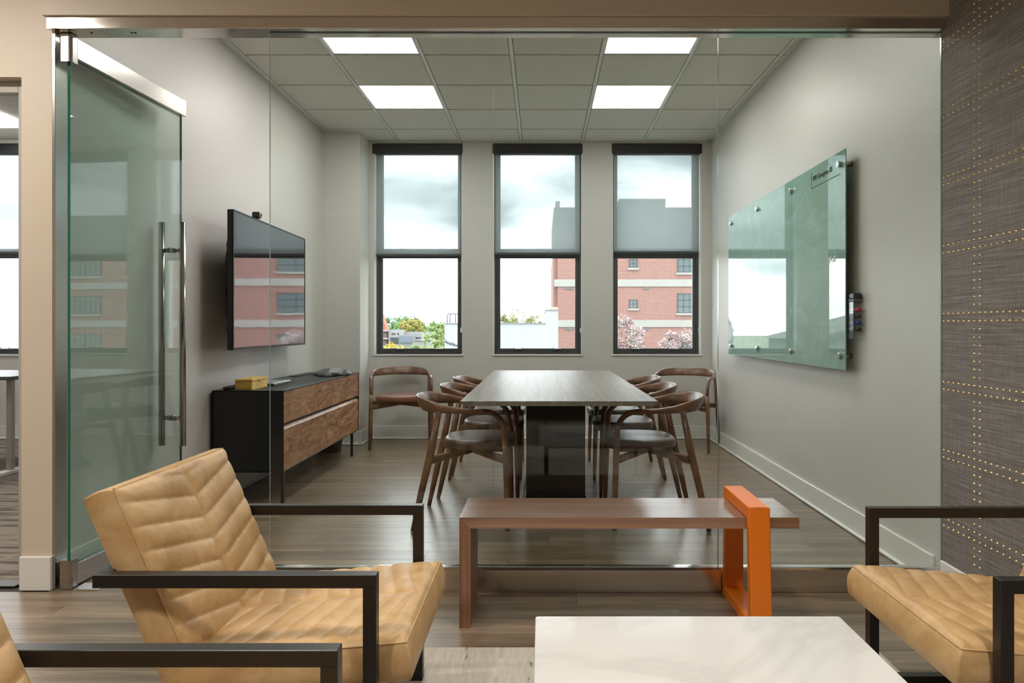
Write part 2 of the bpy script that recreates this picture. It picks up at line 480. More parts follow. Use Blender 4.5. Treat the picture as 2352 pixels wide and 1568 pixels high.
def rr(w, h, r, n=4, cx=0, cy=0):
    """rounded rectangle polygon"""
    out = []
    for sx, sy, a0 in ((1, 1, 0), (-1, 1, 90), (-1, -1, 180), (1, -1, 270)):
        for k in range(n + 1):
            a = R(a0 + 90 * k / n)
            out.append((cx + sx * (w / 2 - r) + r * math.cos(a), cy + sy * (h / 2 - r) + r * math.sin(a)))
    return out

# ------------------------------------------------------------------ room constants
XL, XR = -2.07, 1.69      # conference room side walls
YG = 3.045                # glass plane
YB = 7.18                 # window wall
ZC = 2.97                 # conference ceiling
LX0, LY0, LZ = -4.2, -4.6, 2.75

# ---- walls
wins = [(-1.225, 'w'), (-0.035, 'w'), (1.153, 'w')]
WW, WZ0, WZ1 = 0.885, 0.845, 2.945
def wall_with_windows():
    b = MB()
    xs = [-6.4]
    cs = [-5.62] + [c for c, _ in wins]
    y0, y1 = YB, YB + 0.30
    edges = []
    for c in cs: edges += [c - WW / 2, c + WW / 2]
    xs = [-6.4] + edges + [XR + 0.15]
    for i in range(0, len(xs), 2): b.box(xs[i], xs[i + 1], y0, y1, -0.1, 3.2)
    for c in cs:
        b.box(c - WW / 2, c + WW / 2, y0, y1, -0.1, WZ0)
        b.box(c - WW / 2, c + WW / 2, y0, y1, WZ1, 3.2)
    return struct(b.build('wall_back', M['wall']))
wall_with_windows()
b = MB(); b.box(-2.20, XL, 3.12, YB, -0.1, 3.2); b.box(XL, -1.712, 6.81, YB, -0.1, ZC + 0.01)
struct(b.build('wall_left', M['wall']))
b = MB(); b.box(XR, XR + 0.15, 3.05, YB, -0.1, 3.2); struct(b.build('wall_right', M['wall']))
# front wall of the lounge: header over the glass, pier, doorway head
b = MB()
b.box(-2.20, XL, 3.05, 3.12, -0.1, 3.2)
b.box(XL, XR, 3.0, 3.15, 2.405, 3.2)
b.box(XL, XR, 2.985, 3.0, 2.405, 3.2)
b.box(-3.20, -2.2, 3.05, 3.15, 2.17, 3.2)
b.box(LX0, -3.20, 3.05, 3.15, -0.1, 3.2)
struct(b.build('wall_front', M['lounge_wall']))
# lounge shell
b = MB(); b.box(LX0 - 0.1, LX0, LY0, 3.15, -0.1, LZ + 0.1); struct(b.build('wall_lounge_side', M['lounge_wall']))
b = MB(); b.box(LX0 - 0.1, XR + 0.15, LY0 - 0.1, LY0, -0.1, LZ + 0.1); struct(b.build('wall_lounge_rear', M['rear_wall']))
b = MB(); b.box(LX0 - 0.1, XR + 0.15, LY0, 2.985, LZ, LZ + 0.1); struct(b.build('ceiling_lounge', M['lounge_ceiling']))
# left office shell
b = MB(); b.box(-6.5, -6.4, 3.15, YB, -0.1, 3.2); b.box(-6.4, LX0, 3.05, 3.15, -0.1, 3.2); struct(b.build('wall_office', M['wall']))

# ---- grasscloth wall with brass nailheads
b = MB(); b.box(XR, XR + 0.15, LY0, 3.05, -0.1, LZ + 0.1)
wp = struct(b.build('wall_grasscloth', M['wallpaper']))
zrows = []
for k in range(-6, 6):
    zz = 1.167 + k * 0.2855
    zrows += [zz, zz - 0.0317]
ycols = [2.811 + 0.0355 * k for k in range(-10, 7)]
ycols = [y for y in ycols if y < 3.045]
def stud_geo(bm, y, z, r=0.0052):
    n = 8
    top = bm.verts.new((XR - 0.0042, y, z))
    r1 = [bm.verts.new((XR - 0.003, y + r * 0.6 * math.cos(2 * PI * i / n), z + r * 0.6 * math.sin(2 * PI * i / n))) for i in range(n)]
    r2 = [bm.verts.new((XR + 0.0005, y + r * math.cos(2 * PI * i / n), z + r * math.sin(2 * PI * i / n))) for i in range(n)]
    for i in range(n):
        j = (i + 1) % n
        for f in (bm.faces.new([top, r1[j], r1[i]]), bm.faces.new([r1[i], r1[j], r2[j], r2[i]])): f.smooth = True
pts = set()
for z in zrows:
    if 0.16 < z < 2.74:
        for y in ycols: pts.add((round(y, 4), round(z, 4)))
z = 1.167 + 0.0317
zall = [1.167 + 0.031722 * k for k in range(-32, 50)]
for z in zall:
    if 0.16 < z < 2.74:
        dmin = min(abs(z - q) for q in zrows)
        if dmin > 0.012:
            for y in (2.811, 2.7755): pts.add((round(y, 4), round(z, 4)))
pts = sorted(pts)
def in_view(p):
    y, z = p
    px = 1243 + XR * F / y; py = 752 + (CH - z) * F / y
    return px < 2352 and 0 < py < 1310
vis = sorted([p for p in pts if in_view(p)])[:300]
vs_ = set(vis)
rest = [p for p in pts if p not in vs_]
stud = MB(); stud_geo(stud.bm, 0, 0); me0 = None
o0 = stud.build('nailhead', M['brass'], wp)
for i, (y, z) in enumerate(vis):
    o = o0 if i == 0 else inst(o0.data, 'nailhead', wp, (0, 0, 0))
    o.location = (0, y, z)
b = MB()
for y, z in rest: stud_geo(b.bm, y, z)
for z in zrows:
    if 0.16 < z < 2.74:
        for k in range(12, 60):
            stud_geo(b.bm, 2.811 - 0.0355 * k, z)
b.build('nailhead_rows', M['brass'], wp)['kind'] = 'stuff'

# ---- ceilings
ceil = root('ceiling')
b = MB(); b.box(-6.4, XR, 3.15, YB, ZC + 0.012, ZC + 0.16); b.build('ceiling_deck', M['tile'], ceil)
gx = [-0.2 + 0.6096 * k for k in range(-3, 4)]      # -2.03 .. 1.63
gy = [4.285 - 0.612 * 2 + 0.612 * k for k in range(0, 8)]
for x in gx:
    b = MB(); b.box(x - 0.012, x + 0.012, 3.15, YB, ZC - 0.009, ZC + 0.012); b.build('grid_bar', M['tbar'], ceil)
for y in gy:
    if 3.15 < y < YB:
        b = MB(); b.box(XL, XR, y - 0.012, y + 0.012, ZC + 0.001, ZC + 0.012); b.build('grid_bar', M['tbar'], ceil)
for x0, x1, y0, y1 in ((XL, XL + 0.022, 3.15, YB), (XR - 0.022, XR, 3.15, YB), (XL, XR, YB - 0.022, YB), (XL, XR, 3.15, 3.172)):
    b = MB(); b.box(x0, x1, y0, y1, ZC - 0.002, ZC + 0.012); b.build('wall_angle', M['tbar'], ceil)
lights_at = {(-1.4192, 0), (-1.4192, 2), (-1.4192, 4), (0.4096, 0), (0.4096, 2), (0.4096, 4)}
tile_me = {}
xcuts = [XL + 0.012] + gx + [XR - 0.012]
ycuts = [3.165] + [y for y in gy if y > 3.2 and y < YB] + [YB - 0.012]
light_cells = []
for i in range(len(xcuts) - 1):
    for j in range(len(ycuts) - 1):
        x0, x1, y0, y1 = xcuts[i], xcuts[i + 1], ycuts[j], ycuts[j + 1]
        if i in (2, 5) and j in (2, 4):
            light_cells.append((x0, x1, y0, y1, j)); continue
        g = 0.0165
        key = (round(x1 - x0, 3), round(y1 - y0, 3))
        cx, cy = (x0 + x1) / 2, (y0 + y1) / 2
        hx, hy = max((x1 - x0) / 2 - g, 0.006), max((y1 - y0) / 2 - 0.0135, 0.006)
        if key not in tile_me:
            b = MB(); b.box(-hx, hx, -hy, hy, -0.008, 0.012, 0.0015 if min(hx, hy) > 0.02 else 0)
            o = b.build('ceiling_tile', M['tile'], ceil); tile_me[key] = o.data; o.location = (cx, cy, ZC)
        else:
            inst(tile_me[key], 'ceiling_tile', ceil, (cx, cy, ZC))
names = {(0, 0): 'square recessed light panel hidden above the glass header, over the credenza side',
         (0, 1): 'square recessed light panel hidden above the glass header, over the glass board side',
         (2, 0): 'square recessed light panel cut by the header, on the credenza side of the ceiling',
         (2, 1): 'square recessed light panel cut by the header, on the glass board side of the ceiling',
         (4, 0): 'square recessed light panel seen whole, second from the windows, credenza side',
         (4, 1): 'square recessed light panel seen whole, nearer the glass board side of the ceiling'}
for x0, x1, y0, y1, j in light_cells:
    side = 0 if x0 < 0 else 1
    t = thing('ceiling_light', names[(j, side)], 'light', ((x0 + x1) / 2, (y0 + y1) / 2, ZC), 'recessed square light panels')
    b = MB(); g = 0.0125; k = 0.022
    for a in ((x0 + g, x0 + k, y0 + g, y1 - g), (x1 - k, x1 - g, y0 + g, y1 - g), (x0 + k, x1 - k, y0 + g, y0 + k), (x0 + k, x1 - k, y1 - k, y1 - g)):
        b.box(*a, ZC - 0.006, ZC + 0.011)
    b.build('frame', M['tbar'], t)
    b = MB(); b.box(x0 + k, x1 - k, y0 + k, y1 - k, ZC - 0.002, ZC + 0.010); b.build('diffuser', M['panel_light'], t)

# ---- lounge ceiling downlights
for i, (x, y, p) in enumerate(LOUNGE_LAMPS):
    t = thing('recessed_downlight', 'round recessed downlight overhead in the lounge ceiling, ' + ['near the office doorway', 'behind the cut-off armchair', 'behind the whole armchair', 'over the camera end of the marble table', 'over the walnut bench'][i], 'light', (x, y, LZ), 'lounge downlights')
    b = MB()
    n = 20
    vo = [b.bm.verts.new((x + 0.11 * math.cos(2 * PI * k / n), y + 0.11 * math.sin(2 * PI * k / n), LZ - 0.001)) for k in range(n)]
    vi = [b.bm.verts.new((x + 0.09 * math.cos(2 * PI * k / n), y + 0.09 * math.sin(2 * PI * k / n), LZ - 0.008)) for k in range(n)]
    for k in range(n): b.bm.faces.new([vo[k], vo[(k + 1) % n], vi[(k + 1) % n], vi[k]])
    b.build('trim_ring', M['white_trim'], t)
    L = bpy.data.lights.new('lamp', 'AREA'); L.shape = 'DISK'; L.size = 0.17; L.energy = p; L.color = LOUNGE_COLOR; L.spread = R(180 if x < -2 else 125)
    lo = bpy.data.objects.new('lamp', L); COL.objects.link(lo); lo.parent = t; lo.location = (0, 0, -0.012)

# ---- floors
floor = root('floor')
b = MB(); b.box(LX0, XR, LY0, 3.12, -0.1, -0.006); b.box(-2.2, XR, 3.12, YB, -0.1, -0.006); b.build('subfloor', M['underlay'], floor)
pm = MB(); pm.box(-0.5, 0.5, -0.5, 0.5, -0.005, 0)
p0 = pm.build('plank', M['plank'], floor); plank_me = p0.data; first = True
PW = 0.1385
row = 0; y = 3.443 - PW * 9 
Ys = []
yy = 3.443 - PW * 13
while yy < YB: Ys.append(yy); yy += PW
for ri, y0 in enumerate(Ys):
    y1 = min(y0 + PW, YB)
    xa, xb = (LX0 if y1 < 3.10 else XL - 0.005), XR + 0.003
    x = xa - random.uniform(0.1, 1.1)
    while x < xb:
        L = 1.22
        a, c = max(x, xa), min(x + L, xb)
        if c - a > 0.03:
            o = p0 if first else inst(plank_me, 'plank', floor, (0, 0, 0)); first = False
            o.location = ((a + c) / 2, (y0 + y1) / 2, 0); o.scale = (c - a - 0.0012, y1 - y0 - 0.0012, 1)
        x += L
# behind the camera: same boards, one joined piece
b = MB(); yq = Ys[0]
k = 0
while yq > LY0 + 0.01:
    ya = max(yq - PW, LY0)
    x = LX0 - random.uniform(0.1, 1.1)
    while x < XR:
        a, c = max(x, LX0), min(x + 1.22, XR)
        if c - a > 0.02: b.box(a + 0.0006, c - 0.0006, ya + 0.0006, yq - 0.0006, -0.005, 0)
        x += 1.22
    yq = ya
b.build('plank_field', M['plank'], floor)['kind'] = 'stuff'
b = MB(); b.box(-6.4, -2.2, 3.12, YB, -0.1, 0.0); struct(b.build('floor_office', M['carpet']))

# ---- baseboards
def baseboard(name, x0, x1, y0, y1, nx, ny, h=0.133, shoe=True):
    r = root(name)
    t = 0.014
    def strip(nm, t, z0, z1, bev):
        b = MB()
        if nx: b.box(min(x0, x0 + nx * t), max(x0, x0 + nx * t), y0, y1, z0, z1, bev)
        else: b.box(x0, x1, min(y0, y0 + ny * t), max(y0, y0 + ny * t), z0, z1, bev)
        return b.build(nm, M['white_trim'], r)
    strip('board', t, 0.0005, h, 0.003)
    if shoe: strip('shoe_moulding', t + 0.012, 0.0005, 0.02, 0.006)
baseboard('baseboard_right', XR, XR, 3.09, YB, -1, 0)
baseboard('baseboard_left', XL, XL, 3.15, 6.81, 1, 0)
baseboard('baseboard_back', -1.71, XR, YB, YB, 0, -1)
baseboard('baseboard_column_front', -2.07, -1.712, 6.81, 6.81, 0, -1)
baseboard('baseboard_column_side', -1.712, -1.712, 6.80, YB, 1, 0)
baseboard('baseboard_lounge', XR, XR, LY0, 3.03, -1, 0, shoe=False)
baseboard('baseboard_office', -6.4, -2.2, YB, YB, 0, -1)
b = MB(); b.box(-2.20, -2.066, 3.034, 3.05, 0.0005, 0.144, 0.003); struct(b.build('baseboard_front', M['white_trim']))

# ---- doorway of the office beside the glass: casing
d2 = root('door_2')
b = MB(); b.box(-2.25, -2.20, 3.10, 3.15, 0.0, 2.17, 0.002); b.build('jamb', M['casing'], d2)
b = MB(); b.box(-3.20, -3.15, 3.10, 3.15, 0.0, 2.17, 0.002); b.build('jamb', M['casing'], d2)
b = MB(); b.box(-3.15, -2.25, 3.10, 3.15, 2.12, 2.17, 0.002); b.build('door_head', M['casing'], d2)
b = MB(); b.box(-3.15, -2.25, 3.08, 3.15, 0.0, 0.006, 0.002); b.build('threshold', M['dark_grey'], d2)

# ---- windows
def make_window(idx, c):
    r = root('window_%d' % idx)
    x0, x1 = c - WW / 2, c + WW / 2
    yf = YB + 0.10
    z0, z1 = WZ0, WZ1
    fr = M['win_frame']
    b = MB()
    t = 0.03
    b.box(x0, x0 + t, yf, yf + 0.09, z0, z1, 0.003); b.box(x1 - t, x1, yf, yf + 0.09, z0, z1, 0.003)
    b.box(x0 + t, x1 - t, yf, yf + 0.09, z0, z0 + 0.022, 0.003); b.box(x0 + t, x1 - t, yf, yf + 0.09, z1 - 0.03, z1, 0.003)
    b.build('window_frame', fr, r)
    # lower sash (inner), upper sash (outer)
    for nm, ya, yb_, za, zb, rb, rt in (('lower_sash', yf + 0.012, yf + 0.042, z0 + 0.022, 1.885, 0.032, 0.075), ('upper_sash', yf + 0.046, yf + 0.076, 1.85, z1 - 0.03, 0.06, 0.05)):
        b = MB(); xa, xb = x0 + t, x1 - t; k = 0.034
        b.box(xa, xa + k, ya, yb_, za, zb, 0.003); b.box(xb - k, xb, ya, yb_, za, zb, 0.003)
        b.box(xa + k, xb - k, ya, yb_, za, za + rb, 0.003); b.box(xa + k, xb - k, ya, yb_, zb - rt, zb, 0.003)
        s = b.build(nm, fr, r)
        b = MB(); b.box(xa + k - 0.004, xb - k + 0.004, ya + 0.012, ya + 0.018, za + rb - 0.004, zb - rt + 0.004); b.build('pane', M['pane'], s)
        if nm == 'lower_sash':
            for q in (-0.2, 0.2):
                b = MB(); b.box(c + q - 0.045, c + q + 0.045, ya - 0.016, ya, za + 0.022, za + 0.030, 0.002)
                b.box(c + q - 0.045, c + q - 0.036, ya - 0.016, ya, za + 0.028, za + 0.042, 0.002); b.box(c + q + 0.036, c + q + 0.045, ya - 0.016, ya, za + 0.028, za + 0.042, 0.002)
                b.build('sash_lift', M['silver'], s)
                b = MB(); b.box(c + q - 0.03, c + q + 0.03, ya + 0.0, ya + 0.03, zb, zb + 0.012, 0.003); b.box(c + q - 0.01, c + q + 0.028, ya + 0.005, ya + 0.02, zb + 0.01, zb + 0.024, 0.003)
                b.build('sash_lock', M['silver'], s)
    b = MB(); b.box(x0 - 0.012, x1 + 0.012, YB - 0.012, yf, z0 - 0.018, z0, 0.003); b.build('sill', M['white_trim'], r)
    b = MB(); b.box(x0 - 0.0, x0 + 0.006, YB + 0.002, yf, z0, z1); b.box(x1 - 0.006, x1, YB + 0.002, yf, z0, z1); b.build('reveal', M['white_trim'], r)
for i, (c, _) in enumerate(wins): make_window(i + 1, c)
make_window(4, -5.62)
blind_lab = ['black-cassette roller blind half drawn on the window nearest the credenza', 'black-cassette roller blind half drawn on the middle window',
             'black-cassette roller blind half drawn on the window nearest the glass board', 'roller blind in the office beyond the open doorway']
for i, (c, hem) in enumerate([(wins[0][0] - 0.008, 1.848), (wins[1][0] - 0.002, 1.862), (wins[2][0], 1.876), (-5.62, 1.875)]):
    t = thing('roller_blind', blind_lab[i], 'blind', (c, YB, 2.94), 'roller blinds')
    x0, x1 = c - 0.448, c + 0.448
    b = MB(); b.box(x0, x1, YB - 0.012, YB + 0.075, 2.842, 2.938, 0.003); b.build('cassette', M['cassette'], t)
    b = MB(); b.box(x0 + 0.024, x1 - 0.024, YB + 0.052, YB + 0.053, hem, 2.85); b.build('fabric', M['blind'], t)
    b = MB(); b.box(x0 + 0.022, x1 - 0.022, YB + 0.046, YB + 0.059, hem - 0.022, hem, 0.004); b.build('hem_bar', M['win_frame'], t)
    b = MB(); xx = x1 - 0.012
    for q in (0, 0.012): b.sweep([(xx + q * 0.3, YB + 0.03 + q, 2.85), (xx + q * 0.3, YB + 0.03 + q, 1.07)], 0.0022, 6)
    b.build('bead_chain', M['white_plastic'], t)
    b = MB(); b.prism(rr(0.022, 0.05, 0.01, 3, xx, 1.085), 'y', YB + 0.02, YB + 0.05); b.build('chain_tensioner', M['white_plastic'], t)

# ------------------------------------------------------------------ glass partition
gp = thing('glass_partition', 'frameless clear glass partition between stainless header and base, in front of the meeting room', 'partition', (0.27, YG, 0))
b = MB(); b.box(-2.06, XR, 3.0, 3.10, 2.355, 2.404, 0.001); b.build('header_rail', M['brushed'], gp)
b = MB(); b.box(-1.145, XR, YG - 0.009, YG + 0.009, 2.3535, 2.3549); b.build('glazing_gasket', M['black_plastic'], gp)
b = MB(); b.box(-1.146, XR, 3.02, 3.09, 0.001, 0.094, 0.001); b.build('base_rail', M['brushed'], gp)
b = MB(); b.box(-1.146, XR, YG - 0.01, YG + 0.01, 0.0941, 0.101); b.build('glazing_bead', M['chrome'], gp)
b = MB(); b.box(XL, XL + 0.012, 3.05, 3.13, 0.0, 2.354, 0.001); b.build('jamb_channel', M['steel'], gp)
for a, c in ((-1.146, -0.2035), (-0.2005, 0.7455), (0.7485, XR - 0.002)):
    b = MB(); y0, y1 = YG - 0.005, YG + 0.005; z0, z1 = 0.1012, 2.353
    b.quad((a, y0, z0), (c, y0, z0), (c, y0, z1), (a, y0, z1)); b.quad((a, y1, z0), (a, y1, z1), (c, y1, z1), (c, y1, z0))
    b.mat(1)
    b.quad((a, y0, z0), (a, y0, z1), (a, y1, z1), (a, y1, z0)); b.quad((c, y0, z0), (c, y1, z0), (c, y1, z1), (c, y0, z1))
    b.quad((a, y0, z1), (c, y0, z1), (c, y1, z1), (a, y1, z1)); b.quad((a, y0, z0), (a, y1, z0), (c, y1, z0), (c, y0, z0))
    b.build('glass_panel', [M['glass'], M['glass_edge_pale']], gp)
b = MB()
for x, y in ((-1.90, 3.045), (-1.73, 3.045), (-1.715, 3.045)): b.cyl((x, y, 2.3535), (x, y, 2.3552), 0.0055, 10)
b.build('screw', M['black_plastic'], gp)

# ---- the open pivot door
door = root('door_1')
door['label'] = 'open frameless glass pivot door with stainless rails and long bar handles'
HX, HY = -2.012, 3.075
ex, ey = -1.966, 3.935
L = math.hypot(ex - HX, ey - HY); ang = math.atan2(ey - HY, ex - HX)
door.location = (HX, HY, 0)
def dbox(b, s0, s1, n0, n1, z0, z1, bev=0):
    return b.box(HX + s0, HX + s1, HY + n0, HY + n1, z0, z1, bev)
for z0, z1, nm in ((2.262, 2.349, 'top_rail'), (0.008, 0.098, 'bottom_rail')):
    b = MB(); dbox(b, 0.012, L + 0.012, -0.022, 0.022, z0, z1, 0.002); b.build(nm, M['steel'], door)
b = MB(); n0, n1 = -0.006, 0.006; z0, z1 = 0.099, 2.261; a, c = HX - 0.004, HX + L - 0.004
y0, y1 = HY + n0, HY + n1
b.quad((a, y0, z0), (c, y0, z0), (c, y0, z1), (a, y0, z1)); b.quad((a, y1, z0), (a, y1, z1), (c, y1, z1), (c, y1, z0))
b.mat(1)
b.quad((a, y0, z0), (a, y0, z1), (a, y1, z1), (a, y1, z0)); b.quad((c, y0, z0), (c, y1, z0), (c, y1, z1), (c, y0, z1))
b.quad((a, y0, z1), (c, y0, z1), (c, y1, z1), (a, y1, z1)); b.quad((a, y0, z0), (a, y1, z0), (c, y1, z0), (c, y0, z0))
b.build('glass_leaf', [M['door_glass'], M['glass_edge']], door)
for z0, z1, nm in ((2.235, 2.352, 'pivot_block'), (0.002, 0.125, 'pivot_block')):
    b = MB(); b.prism(rr(0.05, 0.056, 0.012, 3, HX - 0.006, HY), 'z', z0, z1); b.build(nm, M['steel_bar'], door)
s_h = 0.775
for n in (-0.058, 0.058):
    b = MB(); b.cyl((HX + s_h, HY + n, 0.48), (HX + s_h, HY + n, 1.672), 0.0155, 20); h = b.build('handle_bar', M['steel_bar'], door)
    for z in (0.628, 1.522):
        b = MB(); b.cyl((HX + s_h, HY + math.copysign(0.007, n), z), (HX + s_h, HY + n * 0.8, z), 0.011, 14); b.cyl((HX + s_h, HY + math.copysign(0.006, n), z), (HX + s_h, HY + math.copysign(0.018, n), z), 0.0155, 14)
        b.build('standoff', M['steel_bar'], h)
door.rotation_euler = (0, 0, ang)
b = MB(); b.box(-1.975, -1.87, 3.04, 3.12, 0.0005, 0.006, 0.001); struct(b.build('trim_1', M['chrome']))

# ------------------------------------------------------------------ TV wall
tv = thing('television', 'large black flat television mounted on the wall above the credenza', 'television', (-1.93, 5.11, 0.97))
ya, yb_, za, zb = 4.385, 5.865, 0.972, 1.832
b = MB(); b.box(-1.935, -1.90, ya, yb_, za, zb, 0.004); b.build('body', M['black_plastic'], tv)
b = MB(); k = 0.011
for q in ((ya, ya + k, za, zb), (yb_ - k, yb_, za, zb), (ya + k, yb_ - k, zb - k, zb), (ya + k, yb_ - k, za, za + 0.016)):
    b.box(-1.9005, -1.8965, q[0], q[1], q[2], q[3], 0.001)
b.build('bezel', M['black_plastic'], tv)
b = MB(); b.box(-1.9003, -1.8990, ya + k, yb_ - k, za + 0.016, zb - k); b.build('screen', M['screen'], tv)
b = MB(); b.box(-1.97, -1.935, ya + 0.1, yb_ - 0.1, za + 0.12, zb - 0.12, 0.01); b.box(-2.07, -1.97, ya + 0.45, yb_ - 0.45, za + 0.3, zb - 0.22, 0.004); b.build('wall_mount', M['black_metal'], tv)
for s in range(4):
    pth = []; rnd = random.Random(s + 3)
    for k in range(14):
        tt = k / 13
        pth.append((-1.95 + rnd.uniform(-0.007, 0.007), 4.44 + 0.02 * s - 0.035 * math.sin(PI * tt * (1 + s % 2)) ** 2 + rnd.uniform(-0.006, 0.006) + (0.12 if k in (0, 13) else 0), 1.70 - tt * 0.66 + 0.02 * s))
    b = MB(); b.sweep(pth, 0.0042, 6); b.build('cable', M['black_plastic'], tv)
b = MB(); b.box(-1.8985, -1.8975, 5.0, 5.25, za + 0.004, za + 0.010); b.build('badge', M['silver'], tv)
tv.rotation_euler = (0, 0, R(1.8))
wc = thing('webcam', 'small webcam perched on the top edge of the television', 'webcam', (-1.91, 4.84, 1.832))
b = MB(); b.box(-1.935, -1.885, 4.815, 4.865, 1.845, 1.885, 0.006); b.build('body', M['black_plastic'], wc)
b = MB(); b.box(-1.886, -1.881, 4.822, 4.858, 1.850, 1.880, 0.002); b.build('face_plate', plain('webcam_face', (0.6, 0.35, 0.33), 0.4), wc)
b = MB(); b.cyl((-1.882, 4.84, 1.865), (-1.877, 4.84, 1.865), 0.009, 14); b.build('lens', M['black_plastic'], wc)
b = MB(); b.box(-1.92, -1.896, 4.825, 4.855, 1.8325, 1.846, 0.002); b.build('clip', M['black_plastic'], wc)

# ------------------------------------------------------------------ credenza
cr_ = thing('credenza', 'long black steel credenza with rustic walnut drawer fronts under the television', 'credenza', (-1.83, 5.42, 0))
x0, x1, y0, y1, z0, z1 = -2.052, -1.605, 4.49, 6.35, 0.207, 0.717
b = MB(); t = 0.006
b.box(x0, x1, y0, y1, z1 - t, z1, 0.0015); b.box(x0, x1 - 0.004, y0, y1, z0, z0 + t, 0.0015)
b.box(x0, x1, y0, y0 + t, z0, z1, 0.0015); b.box(x0, x1, y1 - t, y1, z0, z1, 0.0015); b.box(x0, x0 + t, y0, y1, z0, z1)
b.box(x0 + 0.01, x1 - 0.03, y0 + 0.006, y1 - 0.006, z0 + 0.006, z1 - 0.006)
b.build('body', M['black_metal'], cr_)
ym = (y0 + y1) / 2 - 0.0
for (a, c) in ((y0 + 0.008, ym - 0.0015), (ym + 0.0015, y1 - 0.008)):
    for (za, zb) in ((z0 + 0.009, 0.490), (0.512, z1 - 0.009)):
        b = MB(); b.prism([(x1 - 0.028, za), (x1 - 0.004, za), (x1 - 0.004, zb - (0.018 if zb < 0.5 else 0)), (x1 - 0.022 if zb < 0.5 else x1 - 0.004, zb), (x1 - 0.028, zb)], 'y', a, c)
        b.build('drawer', M['drawer_wood'], cr_)
for xx in (x0 + 0.03, x1 - 0.03):
    for yy in (y0 + 0.07, y1 - 0.13):
        b = MB(); b.box(xx - 0.009, xx + 0.009, yy - 0.009, yy + 0.009, 0.003, z0); b.box(xx - 0.011, xx + 0.011, yy - 0.011, yy + 0.011, 0, 0.004); b.build('leg', M['black_metal'], cr_)

bx = thing('wooden_box', 'yellow wooden box on the end of the credenza top', 'box', (-1.87, 4.65, 0.717))
b = MB(); b.box(-1.92, -1.815, 4.52, 4.78, 0.7175, 0.770, 0.002); b.build('body', M['yellow_wood'], bx)
b = MB(); b.box(-1.922, -1.813, 4.518, 4.782, 0.7715, 0.786, 0.002); b.build('lid', M['yellow_wood'], bx)
b = MB(); b.box(-1.813, -1.8105, 4.635, 4.665, 0.760, 0.782, 0.001); b.build('clasp', M['brass'], bx)
rc = thing('remote_control', 'black remote control lying beside the yellow box on the credenza', 'remote', (-1.985, 4.6, 0.717))
b = MB(); b.box(-2.005, -1.955, 4.53, 4.72, 0.7175, 0.737, 0.007, 2); b.build('body', M['black_plastic'], rc)
for k in range(5):
    for q in (-0.012, 0.0, 0.012):
        b = MB(); b.box(-1.98 + q - 0.004, -1.98 + q + 0.004, 4.56 + k * 0.028, 4.57 + k * 0.028, 0.737, 0.7395); b.build('button', M['dark_grey'], rc)
lt = thing('laptop', 'closed thin grey laptop behind the yellow box on the credenza', 'laptop', (-1.9, 5.0, 0.717))
b = MB(); b.box(-2.03, -1.80, 4.86, 5.18, 0.7178, 0.727, 0.003); b.build('base', M['dark_grey'], lt)
b = MB(); b.box(-2.03, -1.80, 4.86, 5.18, 0.728, 0.735, 0.0025); b.build('lid', M['silver'], lt)
ph = thing('conference_phone', 'black three-armed conference phone near the window end of the credenza', 'phone', (-1.73, 5.92, 0.717))
def phone_body():
    b = MB(); n = 60; rings = []
    for (kr, z) in ((1.0, 0.0), (1.0, 0.012), (0.86, 0.030), (0.62, 0.046), (0.42, 0.056), (0.20, 0.060)):
        ring = []
        for i in range(n):
            a = 2 * PI * i / n
            rad = 0.105 + 0.070 * (0.5 + 0.5 * math.cos(3 * a)) ** 1.6
            rad *= kr if kr > 0.5 else kr
            rr_ = rad if kr >= 0.86 else (0.105 * kr + (rad - 0.105 * kr) * max(0, kr - 0.2) * 1.1)
            ring.append(b.bm.verts.new((-1.73 + rr_ * math.cos(a + 0.5), 5.92 + rr_ * math.sin(a + 0.5), 0.7175 + z)))
        rings.append(ring)
    for p, q in zip(rings, rings[1:]):
        for i in range(n): b.bm.faces.new([p[i], p[(i + 1) % n], q[(i + 1) % n], q[i]])
    b.bm.faces.new(rings[0][::-1]); b.bm.faces.new(rings[-1])
    return b
phone_body().build('body', M['dark_grey'], ph, smooth=True)
b = MB(); b.prism([(5.79, 0.735), (5.79, 0.748), (5.85, 0.780), (5.88, 0.780), (5.88, 0.74)], 'x', -1.71, -1.62); b.build('display', M['silver'], ph)
for i in range(4):
    for j in range(3):
        b = MB(); b.box(-1.655 + j * 0.016, -1.645 + j * 0.016, 5.93 + i * 0.016, 5.94 + i * 0.016, 0.752, 0.7565); b.build('key', M['black_plastic'], ph)
b = MB(); b.sweep([(-1.80, 5.86, 0.735), (-1.86, 5.80, 0.735), (-1.93, 5.74, 0.724), (-1.98, 5.72, 0.722), (-2.02, 5.78, 0.722), (-2.05, 5.9, 0.722)], 0.004, 8); b.build('cable', M['black_plastic'], ph)
wb = thing('wastebasket', 'black wire mesh wastebasket on the floor under the credenza', 'wastebasket', (-1.92, 6.45, 0))
b = MB(); b.cyl((-1.90, 6.45, 0.001), (-1.90, 6.45, 0.196), 0.105, 24, 0.13); b.bm.faces.ensure_lookup_table()
b.build('basket', M['black_metal'], wb)
b = MB(); b.sweep([(-1.90 + 0.131 * math.cos(2 * PI * i / 24), 6.45 + 0.131 * math.sin(2 * PI * i / 24), 0.198) for i in range(25)], 0.005, 8, cap=False); b.build('rim', M['black_metal'], wb)

